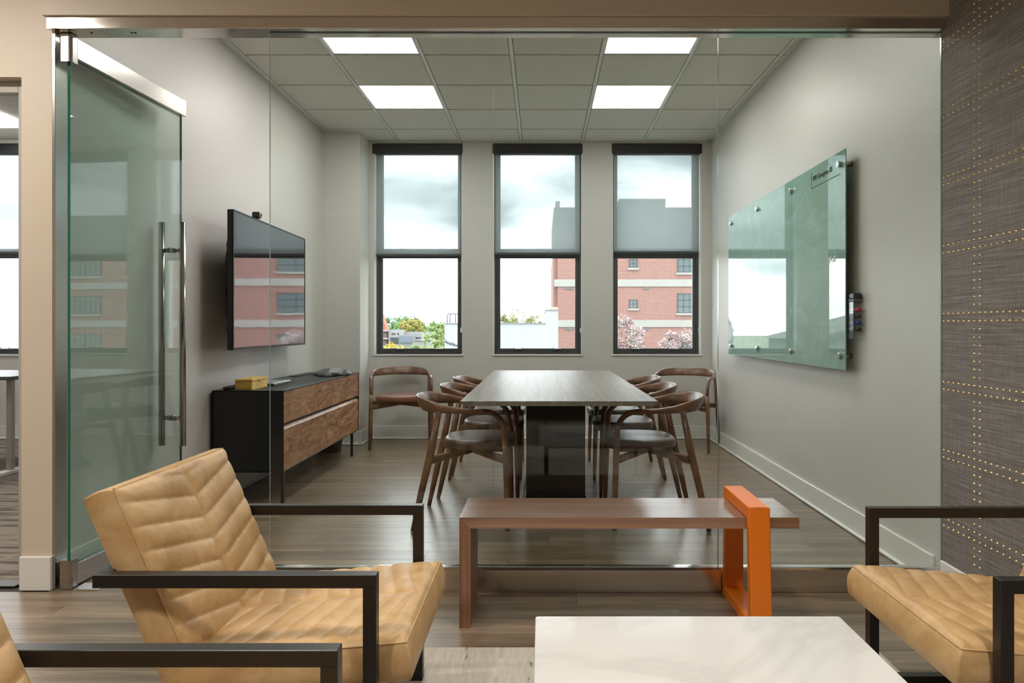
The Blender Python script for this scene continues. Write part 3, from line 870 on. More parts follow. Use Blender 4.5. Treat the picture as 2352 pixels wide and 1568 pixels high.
# ------------------------------------------------------------------ glass marker board
mb_ = thing('glass_board', 'large green glass marker board on standoffs on the wall beside the table', 'board', (1.62, 5.0, 0.88))
b = MB(); b.box(1.630, 1.636, 3.86, 6.27, 0.881, 2.07, 0.0008); b.build('glass_sheet', M['board'], mb_)
for y in (3.925, 4.69, 5.42, 6.17):
    for z in (0.955, 2.0):
        zz = z
        b = MB(); b.cyl((1.6362, y, zz), (1.6895, y, zz), 0.016, 18); s = b.build('standoff', M['steel_bar'], mb_)
        b = MB(); b.cyl((1.612, y, zz), (1.6299, y, zz), 0.018, 20); b.build('cap', M['chrome'], s)
def board_text(txt, size, y, z, m, name, sh=0.0, space=1.0, xs=1.0):
    cu = bpy.data.curves.new(name, 'FONT'); cu.body = txt; cu.size = size; cu.shear = sh; cu.extrude = 0.0004; cu.space_character = space
    cu.materials.append(m)
    tmp = bpy.data.objects.new(name, cu); COL.objects.link(tmp)
    bpy.context.view_layer.update()
    me = bpy.data.meshes.new_from_object(tmp.evaluated_get(bpy.context.evaluated_depsgraph_get())); bpy.data.objects.remove(tmp, do_unlink=True)
    o = bpy.data.objects.new(name, me); COL.objects.link(o); o.parent = mb_
    o.rotation_euler = Matrix(((0, 0, -1), (-1, 0, 0), (0, 1, 0))).to_euler()
    o.location = Vector((1.6292, y, z)) - mb_.location
    o.scale = (xs, 1, 1)
    return o
board_text('WIFI: Birmingham 305', 0.044, 4.325, 1.985, M['ink'], 'handwriting', 0.25, 1.1, 0.66)
b = MB(); b.box(1.6290, 1.6299, 4.345, 4.348, 1.945, 2.04); b.box(1.6290, 1.6299, 3.93, 4.347, 1.945, 1.949); b.build('underline', M['ink'], mb_)
board_text('SPUB', 0.05, 4.10, 1.475, M['white_board_back'], 'faint_writing', 0.3)

pen = thing('marker_holder', 'clear acrylic marker holder fixed to the wall at the near edge of the board', 'holder', (1.66, 3.80, 1.06))
b = MB(); b.box(1.640, 1.6895, 3.79, 3.845, 1.050, 1.054); b.box(1.640, 1.643, 3.79, 3.845, 1.054, 1.245)
for k in range(5): b.box(1.640, 1.6895, 3.79, 3.845, 1.09 + 0.034 * k, 1.092 + 0.034 * k)
b.build('tray', M['acrylic'], pen)
er = thing('board_eraser', 'black felt eraser on top of the marker holder', 'eraser', (1.66, 3.80, 1.24))
b = MB(); b.box(1.640, 1.6885, 3.785, 3.85, 1.2455, 1.262, 0.003); b.build('felt', M['dark_grey'], er)
b = MB(); b.box(1.642, 1.6865, 3.787, 3.848, 1.2622, 1.292, 0.004); b.build('grip', M['black_plastic'], er)
for k, (mm, nm) in enumerate(((M['black_plastic'], 'black marker at the bottom of the holder beside the glass board'), (M['blue'], 'blue marker in the holder beside the glass board'), (M['ink'], 'black marker between the blue and the red one beside the board'), (M['red'], 'red marker, topmost in the holder beside the glass board'))):
    t = thing('marker_pen', nm, 'marker', (1.665, 3.8, 1.10 + 0.034 * k), 'markers in the holder')
    zz = 1.1015 + 0.034 * k
    b = MB(); b.cyl((1.665, 3.83, zz), (1.665, 3.90, zz), 0.0085, 14); b.build('barrel', M['white_plastic'], t)
    b = MB(); b.cyl((1.665, 3.765, zz), (1.665, 3.83, zz), 0.0095, 14); b.build('cap', mm, t)

# ------------------------------------------------------------------ conference table
tb = thing('conference_table', 'long dark wood conference table on a glossy black slab base', 'table', (0.09, 4.9, 0))
b = MB(); b.prism([(-0.405, 0.742), (0.585, 0.742), (0.585, 0.733), (0.56, 0.718), (-0.38, 0.718), (-0.405, 0.733)], 'y', 3.6, 6.2); b.build('tabletop', M['table_wood'], tb)
gl = plain('gloss_black_lacquer', (0.008, 0.011, 0.014), 0.06)
b = MB()
xa, xb, ya, yb_ = -0.09, 0.265, 4.33, 5.55
prof = [(0, 0.030, 0.06), (0.012, 0.030, 0.06), (0.10, 0.0, 0.0), (0.717, 0, 0)]
rings = []
for z, e, ey_ in prof: rings.append([b.bm.verts.new(p) for p in ((xa - e, ya - ey_, z), (xb + e, ya - ey_, z), (xb + e, yb_ + ey_, z), (xa - e, yb_ + ey_, z))])
for p, q in zip(rings, rings[1:]):
    for i in range(4): b.bm.faces.new([p[i], p[(i + 1) % 4], q[(i + 1) % 4], q[i]])
b.bm.faces.new(rings[0][::-1]); b.bm.faces.new(rings[-1])
b.build('pedestal', gl, tb)

# ------------------------------------------------------------------ dining armchairs
def make_chair(seat_mat):
    root_ = thing('meeting_chair', '', 'chair')
    W = M['chair_wood']
    # continuous arm and back rail
    half = [(0.232, 0.268, 0.50)] + [(0.122 + 0.108 * math.cos(R(a)), 0.270 + 0.006 * a / 90, 0.544 + 0.108 * math.sin(R(a))) for a in (0, 15, 30, 45, 60, 75, 90)] + [(0.06, 0.276, 0.653), (0.0, 0.275, 0.655), (-0.08, 0.272, 0.662), (-0.15, 0.258, 0.672), (-0.205, 0.225, 0.681), (-0.24, 0.175, 0.686), (-0.262, 0.11, 0.689), (-0.272, 0.04, 0.690)]
    hs = [(0.0145, 0.0155)] * 4 + [(0.0145, 0.015)] * 4 + [(0.0155, 0.0135), (0.016, 0.014), (0.015, 0.020), (0.013, 0.029), (0.0115, 0.036), (0.0105, 0.040), (0.010, 0.041), (0.010, 0.041)]
    pts = half + [(x, -y, z) for x, y, z in half[::-1]]
    secs = hs + hs[::-1]
    def upv(p, i, n):
        x, y, z = p
        if z < 0.60: return (-1, 0, 0.2)
        k = max(0.0, min(1.0, (-0.05 - x) / 0.2))
        d = Vector((x, y * 0.6, 0)); d = d.normalized() if d.length else d
        return tuple(Vector((0, 0, 1)) + d * 0.42 * k)
    ups = []
    for i, p in enumerate(pts):
        if p[0] > 0.121:
            d = Vector((p[0] - 0.122, 0, max(0.0, p[2] - 0.544)))
            ups.append(tuple(d.normalized()) if d.length > 1e-4 else (0, 0, 1))
        else: ups.append(upv(p, i, 0))
    b = MB(); b.sweep(pts, secs, 12, ups=ups, power=2.6); b.build('arm_and_back_rail', W, root_)
    for s in (1, -1):
        b = MB(); b.sweep([(0.247, 0.283 * s, 0.004), (0.243, 0.279 * s, 0.2), (0.236, 0.272 * s, 0.42), (0.232, 0.268 * s, 0.505)], [0.0115, 0.0155, 0.0175, 0.0155], 12, up=Vector((-1, 0, 0)), power=2.6)
        l = b.build('leg', W, root_); b = MB(); b.cyl((0.247, 0.283 * s, 0), (0.247, 0.283 * s, 0.006), 0.009, 10); b.build('glide', M['white_plastic'], l)
        b = MB(); b.sweep([(-0.268, 0.283 * s, 0.004), (-0.225, 0.279 * s, 0.2), (-0.172, 0.274 * s, 0.43), (-0.128, 0.266 * s, 0.655)], [(0.0115, 0.0125), (0.0145, 0.018), (0.0145, 0.021), (0.012, 0.016)], 12, up=Vector((-1, 0, 0)), power=2.6)
        l = b.build('leg', W, root_); b = MB(); b.cyl((-0.268, 0.283 * s, 0), (-0.268, 0.283 * s, 0.006), 0.009, 10); b.build('glide', M['white_plastic'], l)
    # crossed seat rails
    for s in (1, -1):
        b = MB(); b.sweep([(0.238, 0.27 * s, 0.385), (0.03, 0.0, 0.402), (-0.18, -0.27 * s, 0.385)], [(0.010, 0.021), (0.010, 0.019), (0.010, 0.021)], 8, power=5); b.build('seat_rail', W, root_)
    b = MB(); b.box(-0.08, 0.22, -0.19, 0.19, 0.418, 0.432, 0.004); b.build('seat_support', M['black_metal'], root_)
    # upholstered seat
    b = MB(); nr, nn = 9, 48; rings = []
    for j in range(nr + 1):
        a = -PI / 2 + PI * j / nr
        k = max(0.0, math.cos(a)) ** 0.55; zz = math.copysign(abs(math.sin(a)) ** 0.8, a)
        ring = []
        for i in range(nn):
            th = 2 * PI * i / nn; c, d = math.cos(th), math.sin(th)
            c = math.copysign(abs(c) ** 0.62, c); d = math.copysign(abs(d) ** 0.62, d)
            inset = (1 - max(k, 0.0)) * 0.032
            wy = 0.235 if c > 0 else 0.235 - 0.03 * abs(c)
            ring.append(b.bm.verts.new((0.077 + c * (0.205 - inset), d * (wy - inset), 0.457 + zz * 0.029 - 0.012 * (1 - abs(c)) * (1 - abs(d)) * 0)))
        rings.append(ring)
    for p, q in zip(rings, rings[1:]):
        for i in range(nn): b.bm.faces.new([p[i], p[(i + 1) % nn], q[(i + 1) % nn], q[i]])
    b.bm.faces.new(rings[0][::-1]); f = b.bm.faces.new(rings[-1])
    r = bmesh.ops.poke(b.bm, faces=[f])
    for v in r['verts']: v.co.z += 0.003
    b.build('seat', seat_mat, root_, smooth=True)
    return root_
ch0 = make_chair(M['seat_leather'])
spots = [(-0.43, 4.20, 0, 'walnut armchair with brown seat, first from the glass on the credenza side of the table'),
         (-0.40, 4.96, 0, 'walnut armchair with brown seat, middle of three on the credenza side of the table'),
         (-0.40, 5.68, 0, 'walnut armchair, farthest of three along the credenza side of the table'),
         (0.645, 4.20, 180, 'walnut armchair with brown seat, nearest the glass, on the marker board side of the table'),
         (0.635, 4.96, 180, 'walnut armchair with brown seat, middle of three on the glass board side of the table'),
         (0.645, 5.68, 180, 'walnut armchair, farthest of three along the glass board side of the table')]
for i, (x, y, a, lab) in enumerate(spots):
    o = ch0 if i == 0 else dup(ch0)
    o['label'] = lab; o['group'] = 'armchairs around the conference table'
    o.location = (x, y, 0); o.rotation_euler = (0, 0, R(a))
ch1 = make_chair(M['seat_leather_red'])
ch1['label'] = 'spare walnut armchair with russet seat against the wall under the window beside the column'
ch1['group'] = 'spare armchairs under the windows'
ch1.location = (-1.325, 6.81, 0); ch1.rotation_euler = (0, 0, R(-90 + 12))
o = dup(ch1); o['label'] = 'spare walnut armchair with russet seat in the corner below the glass board side window'
o.location = (1.31, 6.66, 0); o.rotation_euler = (0, 0, R(-90 - 24))

# ------------------------------------------------------------------ bench
bn = thing('bench', 'waterfall walnut bench in front of the glass partition', 'bench', (0.32, 2.82, 0))
ya, yb_ = 2.66, 2.965
b = MB(); b.prism([(-0.302, 0.409), (0.953, 0.409), (0.953, 0.368), (-0.261, 0.368)], 'y', ya, yb_); b.build('bench_seat', M['bench_wood'], bn)
b = MB(); b.prism([(-0.302, 0.409), (-0.261, 0.368), (-0.261, 0.0), (-0.302, 0.0)], 'y', ya, yb_); b.build('leg', M['bench_leg'], bn)
ob = thing('orange_bench_loop', 'orange powder-coated metal loop leg wrapped round the end of the walnut bench', 'bench leg', (0.79, 2.8, 0))
b = MB()
xa, xb = 0.757, 0.833
outer = [(2.590, 0.0), (2.622, 0.455), (2.985, 0.455), (3.012, 0.0)]
inner = [(2.640, 0.040), (2.6595, 0.4095), (2.9655, 0.4095), (2.967, 0.040)]
V = {}
for tag_, poly in (('o', outer), ('i', inner)):
    for k, (y, z) in enumerate(poly):
        for s, x in ((0, xa), (1, xb)): V[(tag_, k, s)] = b.bm.verts.new((x, y, z))
for k in range(4):
    j = (k + 1) % 4
    b.bm.faces.new([V['o', k, 0], V['o', j, 0], V['o', j, 1], V['o', k, 1]])
    b.bm.faces.new([V['i', k, 0], V['i', k, 1], V['i', j, 1], V['i', j, 0]])
    for s in (0, 1): b.bm.faces.new([V['o', k, s], V['i', k, s], V['i', j, s], V['o', j, s]])
bmesh.ops.bevel(b.bm, geom=[e for e in b.bm.edges if abs(e.verts[0].co.x - e.verts[1].co.x) > 0.05 or True], offset=0.0025, segments=1, affect='EDGES', profile=0.5)
b.build('loop', M['orange'], ob)

# ------------------------------------------------------------------ coffee table
ct = thing('coffee_table', 'low coffee table with a polished white marble top', 'table', (0.35, 1.36, 0))
b = MB(); b.prism(rr(0.728, 0.75, 0.008, 4, 0.350, 1.35), 'z', 0.392, 0.42)
es = [e for e in b.bm.edges if abs(e.verts[0].co.z - e.verts[1].co.z) < 1e-5]
bmesh.ops.bevel(b.bm, geom=es, offset=0.003, segments=2, affect='EDGES', profile=0.5)
b.build('marble_top', M['marble'], ct)
b = MB(); b.box(0.02, 0.68, 1.01, 1.69, 0.372, 0.3915, 0.002); b.build('apron', M['frame_metal'], ct)
for xx in (0.02, 0.655):
    for yy in (1.01, 1.665):
        b = MB(); b.box(xx, xx + 0.025, yy, yy + 0.025, 0.0125, 0.372, 0.002); b.build('leg', M['frame_metal'], ct)

# ------------------------------------------------------------------ rug
b = MB(); b.box(-0.92, 1.15, -0.6, 2.48, 0.0005, 0.0115, 0.004)
tag(b.build('rug', M['rug']), 'pale beige distressed rug under the armchairs and coffee table', 'rug')

# ------------------------------------------------------------------ lounge chairs
def slab(frame, length, width, t, apex, s_shift, name, parent, kink=0.22, pitch=0.061, amp=0.0105, r=0.022):
    """quilted cushion. frame = (origin, dir_s, dir_n); w runs along +Y from 0 to width. apex +1: seams sag to +s at the centre"""
    O, ds, dn = [Vector(v) for v in frame]
    b = MB(); ns, nw = int(length / 0.0055), 76
    wc = width / 2
    def P(s, w_, n): return O + ds * s + Vector((0, 1, 0)) * w_ + dn * n
    # edge-refined sample positions
    def samples(Lq, n):
        e = [0, 0.0015, 0.005, 0.010, 0.016, 0.023]
        mid = [e[-1] + (Lq - 2 * e[-1]) * i / n for i in range(1, n)]
        return e + mid + [Lq - q for q in e[::-1]]
    SS, WS = samples(length, ns), samples(width, nw)
    def h(s, w_):
        d = min(s, length - s, w_, width - w_)
        q = s - apex * kink * (wc - abs(w_ - wc)) * 1.0 + s_shift
        a = abs(math.sin(PI * q / pitch)) ** 0.36
        c = min(1.0, abs(w_ - wc) / 0.028) ** 0.5
        edge = min(1.0, max(0, d - 0.004) / 0.035) ** 0.5
        puff = amp * a * c
        crown = 0.010 * (1 - abs(w_ - wc) / wc) ** 0.5
        base = -r * (1 - math.sqrt(max(0, 1 - (1 - min(d, r) / r) ** 2)))
        wr = 0.0012 * math.sin(37 * s + 60 * w_) * math.sin(23 * w_ + 11 * s)
        return base + (puff + crown + wr) * edge
    top = [[b.bm.verts.new(P(s, w_, h(s, w_))) for w_ in WS] for s in SS]
    bot = {}
    A, B_ = len(SS), len(WS)
    for i in range(A - 1):
        for j in range(B_ - 1):
            f = b.bm.faces.new([top[i][j], top[i][j + 1], top[i + 1][j + 1], top[i + 1][j]]); f.smooth = True
    # sides with a slight bulge then rounded bottom
    def border():
        out = [(0, j) for j in range(B_)] + [(i, B_ - 1) for i in range(1, A)] + [(A - 1, j) for j in range(B_ - 2, -1, -1)] + [(i, 0) for i in range(A - 2, 0, -1)]
        return out
    bd = border()
    prev = [top[i][j] for i, j in bd]
    for (n_, outw) in ((-r - (t - 2 * r) * 0.3, 0.004), (-r - (t - 2 * r) * 0.7, 0.004), (-t + 0.008, 0.0), (-t, -0.010)):
        cur = []
        for i, j in bd:
            s, w_ = SS[i], WS[j]
            if outw >= 0:
                s2 = s + (outw if i == A - 1 else -outw if i == 0 else 0)
                w2 = w_ + (outw if j == B_ - 1 else -outw if j == 0 else 0)
            else:
                s2 = min(max(s, -outw), length + outw); w2 = min(max(w_, -outw), width + outw)
            cur.append(b.bm.verts.new(P(s2, w2, n_)))
        m = len(bd)
        for k in range(m):
            f = b.bm.faces.new([prev[k], prev[(k + 1) % m], cur[(k + 1) % m], cur[k]]); f.smooth = True
        prev = cur
    f = b.bm.faces.new(prev); f.smooth = False
    o = b.build(name, M['leather'], parent)
    # piping round the face
    e = 0.006; nn = -0.0045
    path = []
    for (s0, w0, s1, w1) in ((e, e, length - e, e), (length - e, e, length - e, width - e), (length - e, width - e, e, width - e), (e, width - e, e, e)):
        for k in range(12): path.append(P(s0 + (s1 - s0) * k / 12, w0 + (w1 - w0) * k / 12, nn))
    path.append(path[0])
    b = MB(); b.sweep(path, 0.0026, 6, up=dn, cap=False); b.build('piping', M['leather'], o)
    return o
def make_lounge():
    """front at x=0, runs back to x=-0.635; width along y 0..0.66"""
    t = thing('lounge_chair', '', 'armchair')
    fm = M['frame_metal']; Wd = 0.66; q = 0.030; zt = 0.557; back = -0.635
    for y0 in (0.0, Wd - q):
        y1 = y0 + q
        b = MB(); b.box(back, 0, y0, y1, zt - q, zt, 0.0012); b.build('armrest', fm, t)
        b = MB(); b.box(-q, 0, y0, y1, 0.0125, zt - q + 0.004, 0.0012); b.build('leg', fm, t)
        b = MB(); b.box(back, -q, y0, y1, 0.0125, 0.0125 + q, 0.0012); b.build('floor_bar', fm, t)
    b = MB(); b.box(back - 0.0005, back + q, q, Wd - q, zt - q, zt, 0.0012); b.build('rear_crossbar', fm, t)
    b = MB(); b.box(back - 0.0005, back + q, q, Wd - q, 0.0125, 0.0125 + q, 0.0012); b.build('rear_crossbar', fm, t)
    b = MB(); b.box(-0.20, -0.20 + q, q, Wd - q, 0.245, 0.272, 0.0012)
    for yy in (q, Wd - q - 0.012): b.box(-0.20, -q + 0.001, yy, yy + 0.012, 0.245, 0.272, 0.001)
    b.build('seat_crossbar', fm, t)
    th = R(23.5)
    ds = Vector((math.sin(th), 0, -math.cos(th))); dn = Vector((math.cos(th), 0, math.sin(th)))
    back_o = slab(((-0.613, q + 0.012, 0.745), ds, dn), 0.50, Wd - 2 * q - 0.024, 0.082, 1, 0.018, 'back_cushion', t, kink=0.20)
    es_ = Vector((math.cos(R(5)), 0, math.sin(R(5)))); en = Vector((-math.sin(R(5)), 0, math.cos(R(5))))
    slab(((-0.462, q + 0.012, 0.345), es_, en), 0.528, Wd - 2 * q - 0.024, 0.095, 1, 0.0, 'seat_cushion', t, kink=0.26, amp=0.0085)
    return t
lc = make_lounge()
lc['label'] = 'tan leather lounge chair with black metal frame, seen whole in front of the glass door'
lc['group'] = 'tan leather lounge chairs'
lc.location = (-0.369, 1.61, 0)
l2 = dup(lc); l2['label'] = 'tan leather lounge chair mostly cut off by the lower corner beside the whole one'
l2.location = (-0.349, 0.605, 0)
l3 = dup(lc); l3['label'] = 'tan leather lounge chair facing the others across the coffee table, before the nailhead wall'
l3.location = (1.005, 2.235, 0); l3.rotation_euler = (0, 0, PI)

# ------------------------------------------------------------------ office seen through the doorway
ot = thing('office_table', 'table with black edge standing in the carpeted office beyond the doorway', 'table', (-4.6, 5.7, 0))
b = MB(); b.box(-5.5, -3.98, 5.40, 6.25, 0.715, 0.742, 0.003); b.build('tabletop', M['dark_grey'], ot)
for yy in (5.46, 6.15):
    b = MB(); b.box(-4.055, -4.015, yy, yy + 0.04, 0.03, 0.715, 0.002); b.build('leg', M['casing'], ot)
b = MB(); b.box(-4.07, -4.0, 5.35, 6.25, 0.001, 0.03, 0.004); b.build('foot', M['white_trim'], ot)
ol = thing('office_light', 'recessed light panel in the office ceiling beyond the doorway', 'light', (-5.1, 6.4, ZC))
b = MB(); b.box(-5.5, -4.72, 6.1, 6.7, ZC - 0.004, ZC + 0.011); b.build('diffuser', M['panel_light'], ol)
ol2 = dup(ol); ol2['label'] = 'recessed light panel over the office carpet, out of view'; ol2.location = (-3.9, 4.6, ZC)

# ------------------------------------------------------------------ world outside
GZ = -9.0
def q60(px, D=60.0): return (px - 1243) * D / F
def zz_(py, D=60.0): return CH - (py - 752) * D / F
b = MB(); b.box(-500, 500, YB + 1.5, 900, GZ - 1, GZ); struct(b.build('ground', M['terrain']))
# red brick block
bb = thing('brick_building', 'red brick building with white stone bands and grey slate roof outside the windows', 'building', (20, 60, GZ))
xl = q60(1281); xr = 50.0
ztop = zz_(583)
b = MB(); b.box(xl, xr, 60, 75, GZ, ztop); b.build('brick_wall', M['brick'], bb)
b = MB(); b.box(xl - 0.35, xl, 60.6, 75, GZ, ztop); b.build('brick_wall', M['brick'], bb)
storey = 93 * 60 / F
for k in range(-1, 3):
    za = zz_(751) - storey * k; b = MB(); b.box(xl - 0.3, xr, 59.9, 60.4, za, za + 16.5 * 60 / F); b.build('stone_band', M['stone_white'], bb)
b = MB(); b.prism([(60.0 - 0.1, ztop), (60.0 - 0.1, ztop + 0.5), (60.9, zz_(472)), (74, zz_(472)), (75, ztop)], 'x', xl - 0.3, xr); b.build('slate_roof', M['slate'], bb)
b = MB(); b.box(q60(1427), q60(1536), 61.5, 68, zz_(474), zz_(449)); b.build('penthouse', M['slate'], bb)
b = MB(); b.box(q60(1276), q60(1286), 60.2, 61.4, zz_(500), zz_(461)); b.build('chimney', M['slate'], bb)
def far_window(x0, x1, z0, z1, y, nx, nz, parent, sill=True, frame_m='far_frame', heavy=None):
    b = MB(); f = 0.06
    b.box(x0, x0 + f, y - 0.08, y, z0, z1); b.box(x1 - f, x1, y - 0.08, y, z0, z1); b.box(x0, x1, y - 0.08, y, z0, z0 + f); b.box(x0, x1, y - 0.08, y, z1 - f, z1)
    for i in range(1, nx):
        xx = x0 + (x1 - x0) * i / nx; hw = 0.09 if heavy and i == heavy else 0.025
        b.box(xx - hw, xx + hw, y - 0.07, y, z0, z1)
    for i in range(1, nz):
        zz = z0 + (z1 - z0) * i / nz; b.box(x0, x1, y - 0.07, y, zz - 0.025, zz + 0.025)
    w_ = b.build('window', M[frame_m], parent)
    b = MB(); b.box(x0 + f, x1 - f, y - 0.045, y - 0.01, z0 + f, z1 - f); b.build('window_pane', M['far_pane'], w_)
    if sill:
        b = MB(); b.box(x0 - 0.12, x1 + 0.12, y - 0.14, y, z0 - 0.17, z0); b.build('window_sill', M['stone_white'], w_)
for k in range(-1, 3):
    dz = -storey * k
    far_window(q60(1445), q60(1464), zz_(708) + dz, zz_(688) + dz, 60, 2, 2, bb)
    for xs in (1556, 1790, 1940, 2090, 2240, 2390):
        far_window(q60(xs), q60(xs + 82), zz_(719) + dz, zz_(674) + dz, 60, 6, 3, bb, heavy=3)
    b = MB(); b.box(q60(1478), q60(1490), 59.93, 60, zz_(757.5) + dz, zz_(752) + dz); b.build('vent', M['slate'], bb)
    b = MB(); b.box(q60(1298), q60(1317), 59.93, 60, zz_(757.5) + dz, zz_(752) + dz); b.build('vent', M['slate'], bb)
for x0, x1 in ((1445, 1464), (1467, 1487), (1560, 1578), (1580, 1598), (1700, 1720), (1850, 1870), (2000, 2020)):
    far_window(q60(x0), q60(x1), zz_(528), zz_(505), 60.4, 1, 1, bb, sill=False, frame_m='far_trim')
# white rendered block with step
wbk = thing('white_building', 'plain white rooftop wall with grey coping in front of the brick building', 'building', (-1.5, 25, GZ))
def x25(px, D=25.0): return (px - 1243) * D / F
b = MB(); b.box(x25(1021), x25(1253), 25, 31, GZ, zz_(744, 25)); b.build('wall', M['white_block'], wbk)
b = MB(); b.box(x25(1253), x25(1282), 25, 31, GZ, zz_(713, 25)); b.build('wall', M['white_block'], wbk)
b = MB(); b.box(x25(1020), x25(1253), 24.96, 31.04, zz_(744, 25), zz_(741, 25)); b.build('coping', M['coping'], wbk)
b = MB(); b.box(x25(1252), x25(1283), 24.96, 31.04, zz_(713, 25), zz_(710.5, 25)); b.build('coping', M['coping'], wbk)
b = MB(); b.box(x25(1263), x25(1282), 25.5, 27, zz_(710.5, 25), zz_(704, 25)); b.build('roof_curb', plain('tan_curb', (0.6, 0.42, 0.25), 0.8), wbk)
for dx in (0, 0.06):
    b = MB(); xa, xb = x25(1026) + dx, x25(1045) + dx; zt2 = zz_(720, 25); zb2 = zz_(743, 25); pts_ = [(xa, 25.2 + dx * 4, zb2)]
    for k in range(6): a = PI - PI / 2 * k / 5; pts_.append((xa + 0.06 + 0.06 * math.cos(a), 25.2 + dx * 4, zt2 - 0.06 + 0.06 * math.sin(a)))
    for k in range(6): a = PI / 2 - PI / 2 * k / 5; pts_.append((xb - 0.06 + 0.06 * math.cos(a), 25.2 + dx * 4, zt2 - 0.06 + 0.06 * math.sin(a)))
    pts_.append((xb, 25.2 + dx * 4, zb2))
    b.sweep(pts_, 0.02, 6, up=Vector((0, 1, 0))); b.build('ladder_rail', M['far_frame'], wbk)
for k in range(3):
    rnd = random.Random(k); b = MB()
    b.sweep([(x25(1019 + 3 * k + i * 6), 24.95, zz_(780 + 6 * i + rnd.uniform(-3, 3) - 0.7 * i * i, 25)) for i in range(6)], 0.012, 5, up=Vector((0, 1, 0))); b.build('cable', M['far_frame'], wbk)
# distant low buildings
def x90(px): return (px - 1243) * 90 / F
def z90(py): return zz_(py, 90)
rg = thing('gabled_house', 'red gabled house with white balconies at the edge of the first window', 'house', (-19, 92, GZ))
b = MB(); b.box(x90(862), x90(889), 90, 91.5, GZ, z90(757)); b.build('wall', plain('far_red_wall', (0.30, 0.11, 0.09), 0.9), rg)
b = MB(); b.prism([(x90(862), z90(757)), (x90(889), z90(757)), (x90(884), z90(743)), (x90(876), z90(722)), (x90(868), z90(740))], 'y', 89.8, 91.5); b.build('gable', plain('far_red_roof', (0.34, 0.14, 0.10), 0.9), rg)
for py in (757, 775, 793):
    b = MB(); b.box(x90(862), x90(892), 89.3, 90, z90(py + 4), z90(py)); b.build('balcony', M['far_trim'], rg)
for py in (763, 781): far_window(x90(880), x90(886), z90(py + 10), z90(py), 90, 2, 2, rg, sill=False, frame_m='far_trim')
mo = thing('modern_building', 'low modern white building with strip windows below the trees', 'building', (-17, 88, GZ))
b = MB(); b.box(x90(892), x90(924), 90, 91.4, GZ, z90(757)); b.build('wall', M['far_trim'], mo)
b = MB(); b.box(x90(924), x90(965), 91.5, 92.6, GZ, z90(762)); b.build('wall', M['far_trim'], mo)
b = MB(); b.box(x90(921), x90(952), 88.5, 91, GZ, z90(769)); b.build('wall', M['concrete'], mo)
b = MB(); b.box(x90(923), x90(951), 88.35, 88.5, z90(786), z90(772)); b.build('window_strip', plain('far_blue_glass', (0.13, 0.16, 0.21), 0.2), mo)
for px in (897, 903, 909, 915): far_window(x90(px), x90(px + 5), z90(789), z90(775), 90, 1, 1, mo, sill=False)
for px in (900, 905, 913): far_window(x90(px), x90(px + 3), z90(768), z90(765), 90, 1, 1, mo, sill=False)
for px in (953, 957, 961): far_window(x90(px), x90(px + 3), z90(781), z90(775), 91, 1, 1, mo, sill=False)
ws_ = thing('white_shed', 'small flat white shed between the modern building and the bushes', 'building', (-14, 80, GZ))
b = MB(); b.box(x90(950) * 0.9, x90(981) * 0.9, 81, 86, GZ, zz_(782, 81)); b.build('wall', M['far_trim'], ws_)
b = MB(); b.box(x90(949) * 0.9, x90(982) * 0.9, 80.8, 86.2, zz_(782, 81), zz_(780, 81)); b.build('roof', M['concrete'], ws_)
gr = thing('grey_roof_house', 'dark grey roofed house half hidden among the trees', 'house', (-17, 110, GZ))
b = MB(); b.prism([(109, zz_(772, 110)), (109, zz_(770, 110)), (112, zz_(761, 110)), (115, zz_(770, 110)), (115, zz_(772, 110))], 'x', -18.5, -15.2); b.build('roof', M['slate'], gr)
b = MB(); b.box(-18.3, -15.4, 109.3, 114.7, GZ, zz_(772, 110)); b.build('wall', M['concrete'], gr)
# broad-roofed building seen in reflections, out to the side
hb = thing('barn_roof_building', 'grey building with a broad low gable, seen only as a reflection in the glass board', 'building', (-34, 66, GZ))
b = MB(); b.box(-44, -22, 66, 80, GZ, 0.0); b.build('wall', M['concrete'], hb)
b = MB(); b.prism([(-45, 0.0), (-21, 0.0), (-25, 1.0), (-31, 2.6), (-33, 3.0), (-35, 2.6), (-41, 1.0)], 'y', 65.6, 80); b.build('roof', M['slate'], hb)
b = MB(); b.box(-44, -22, 65.7, 66, -2.2, -1.8); b.build('band', M['far_trim'], hb)
for k in range(6): far_window(-42 + 3.4 * k, -40.4 + 3.4 * k, -4.5, -2.6, 66, 2, 2, hb)

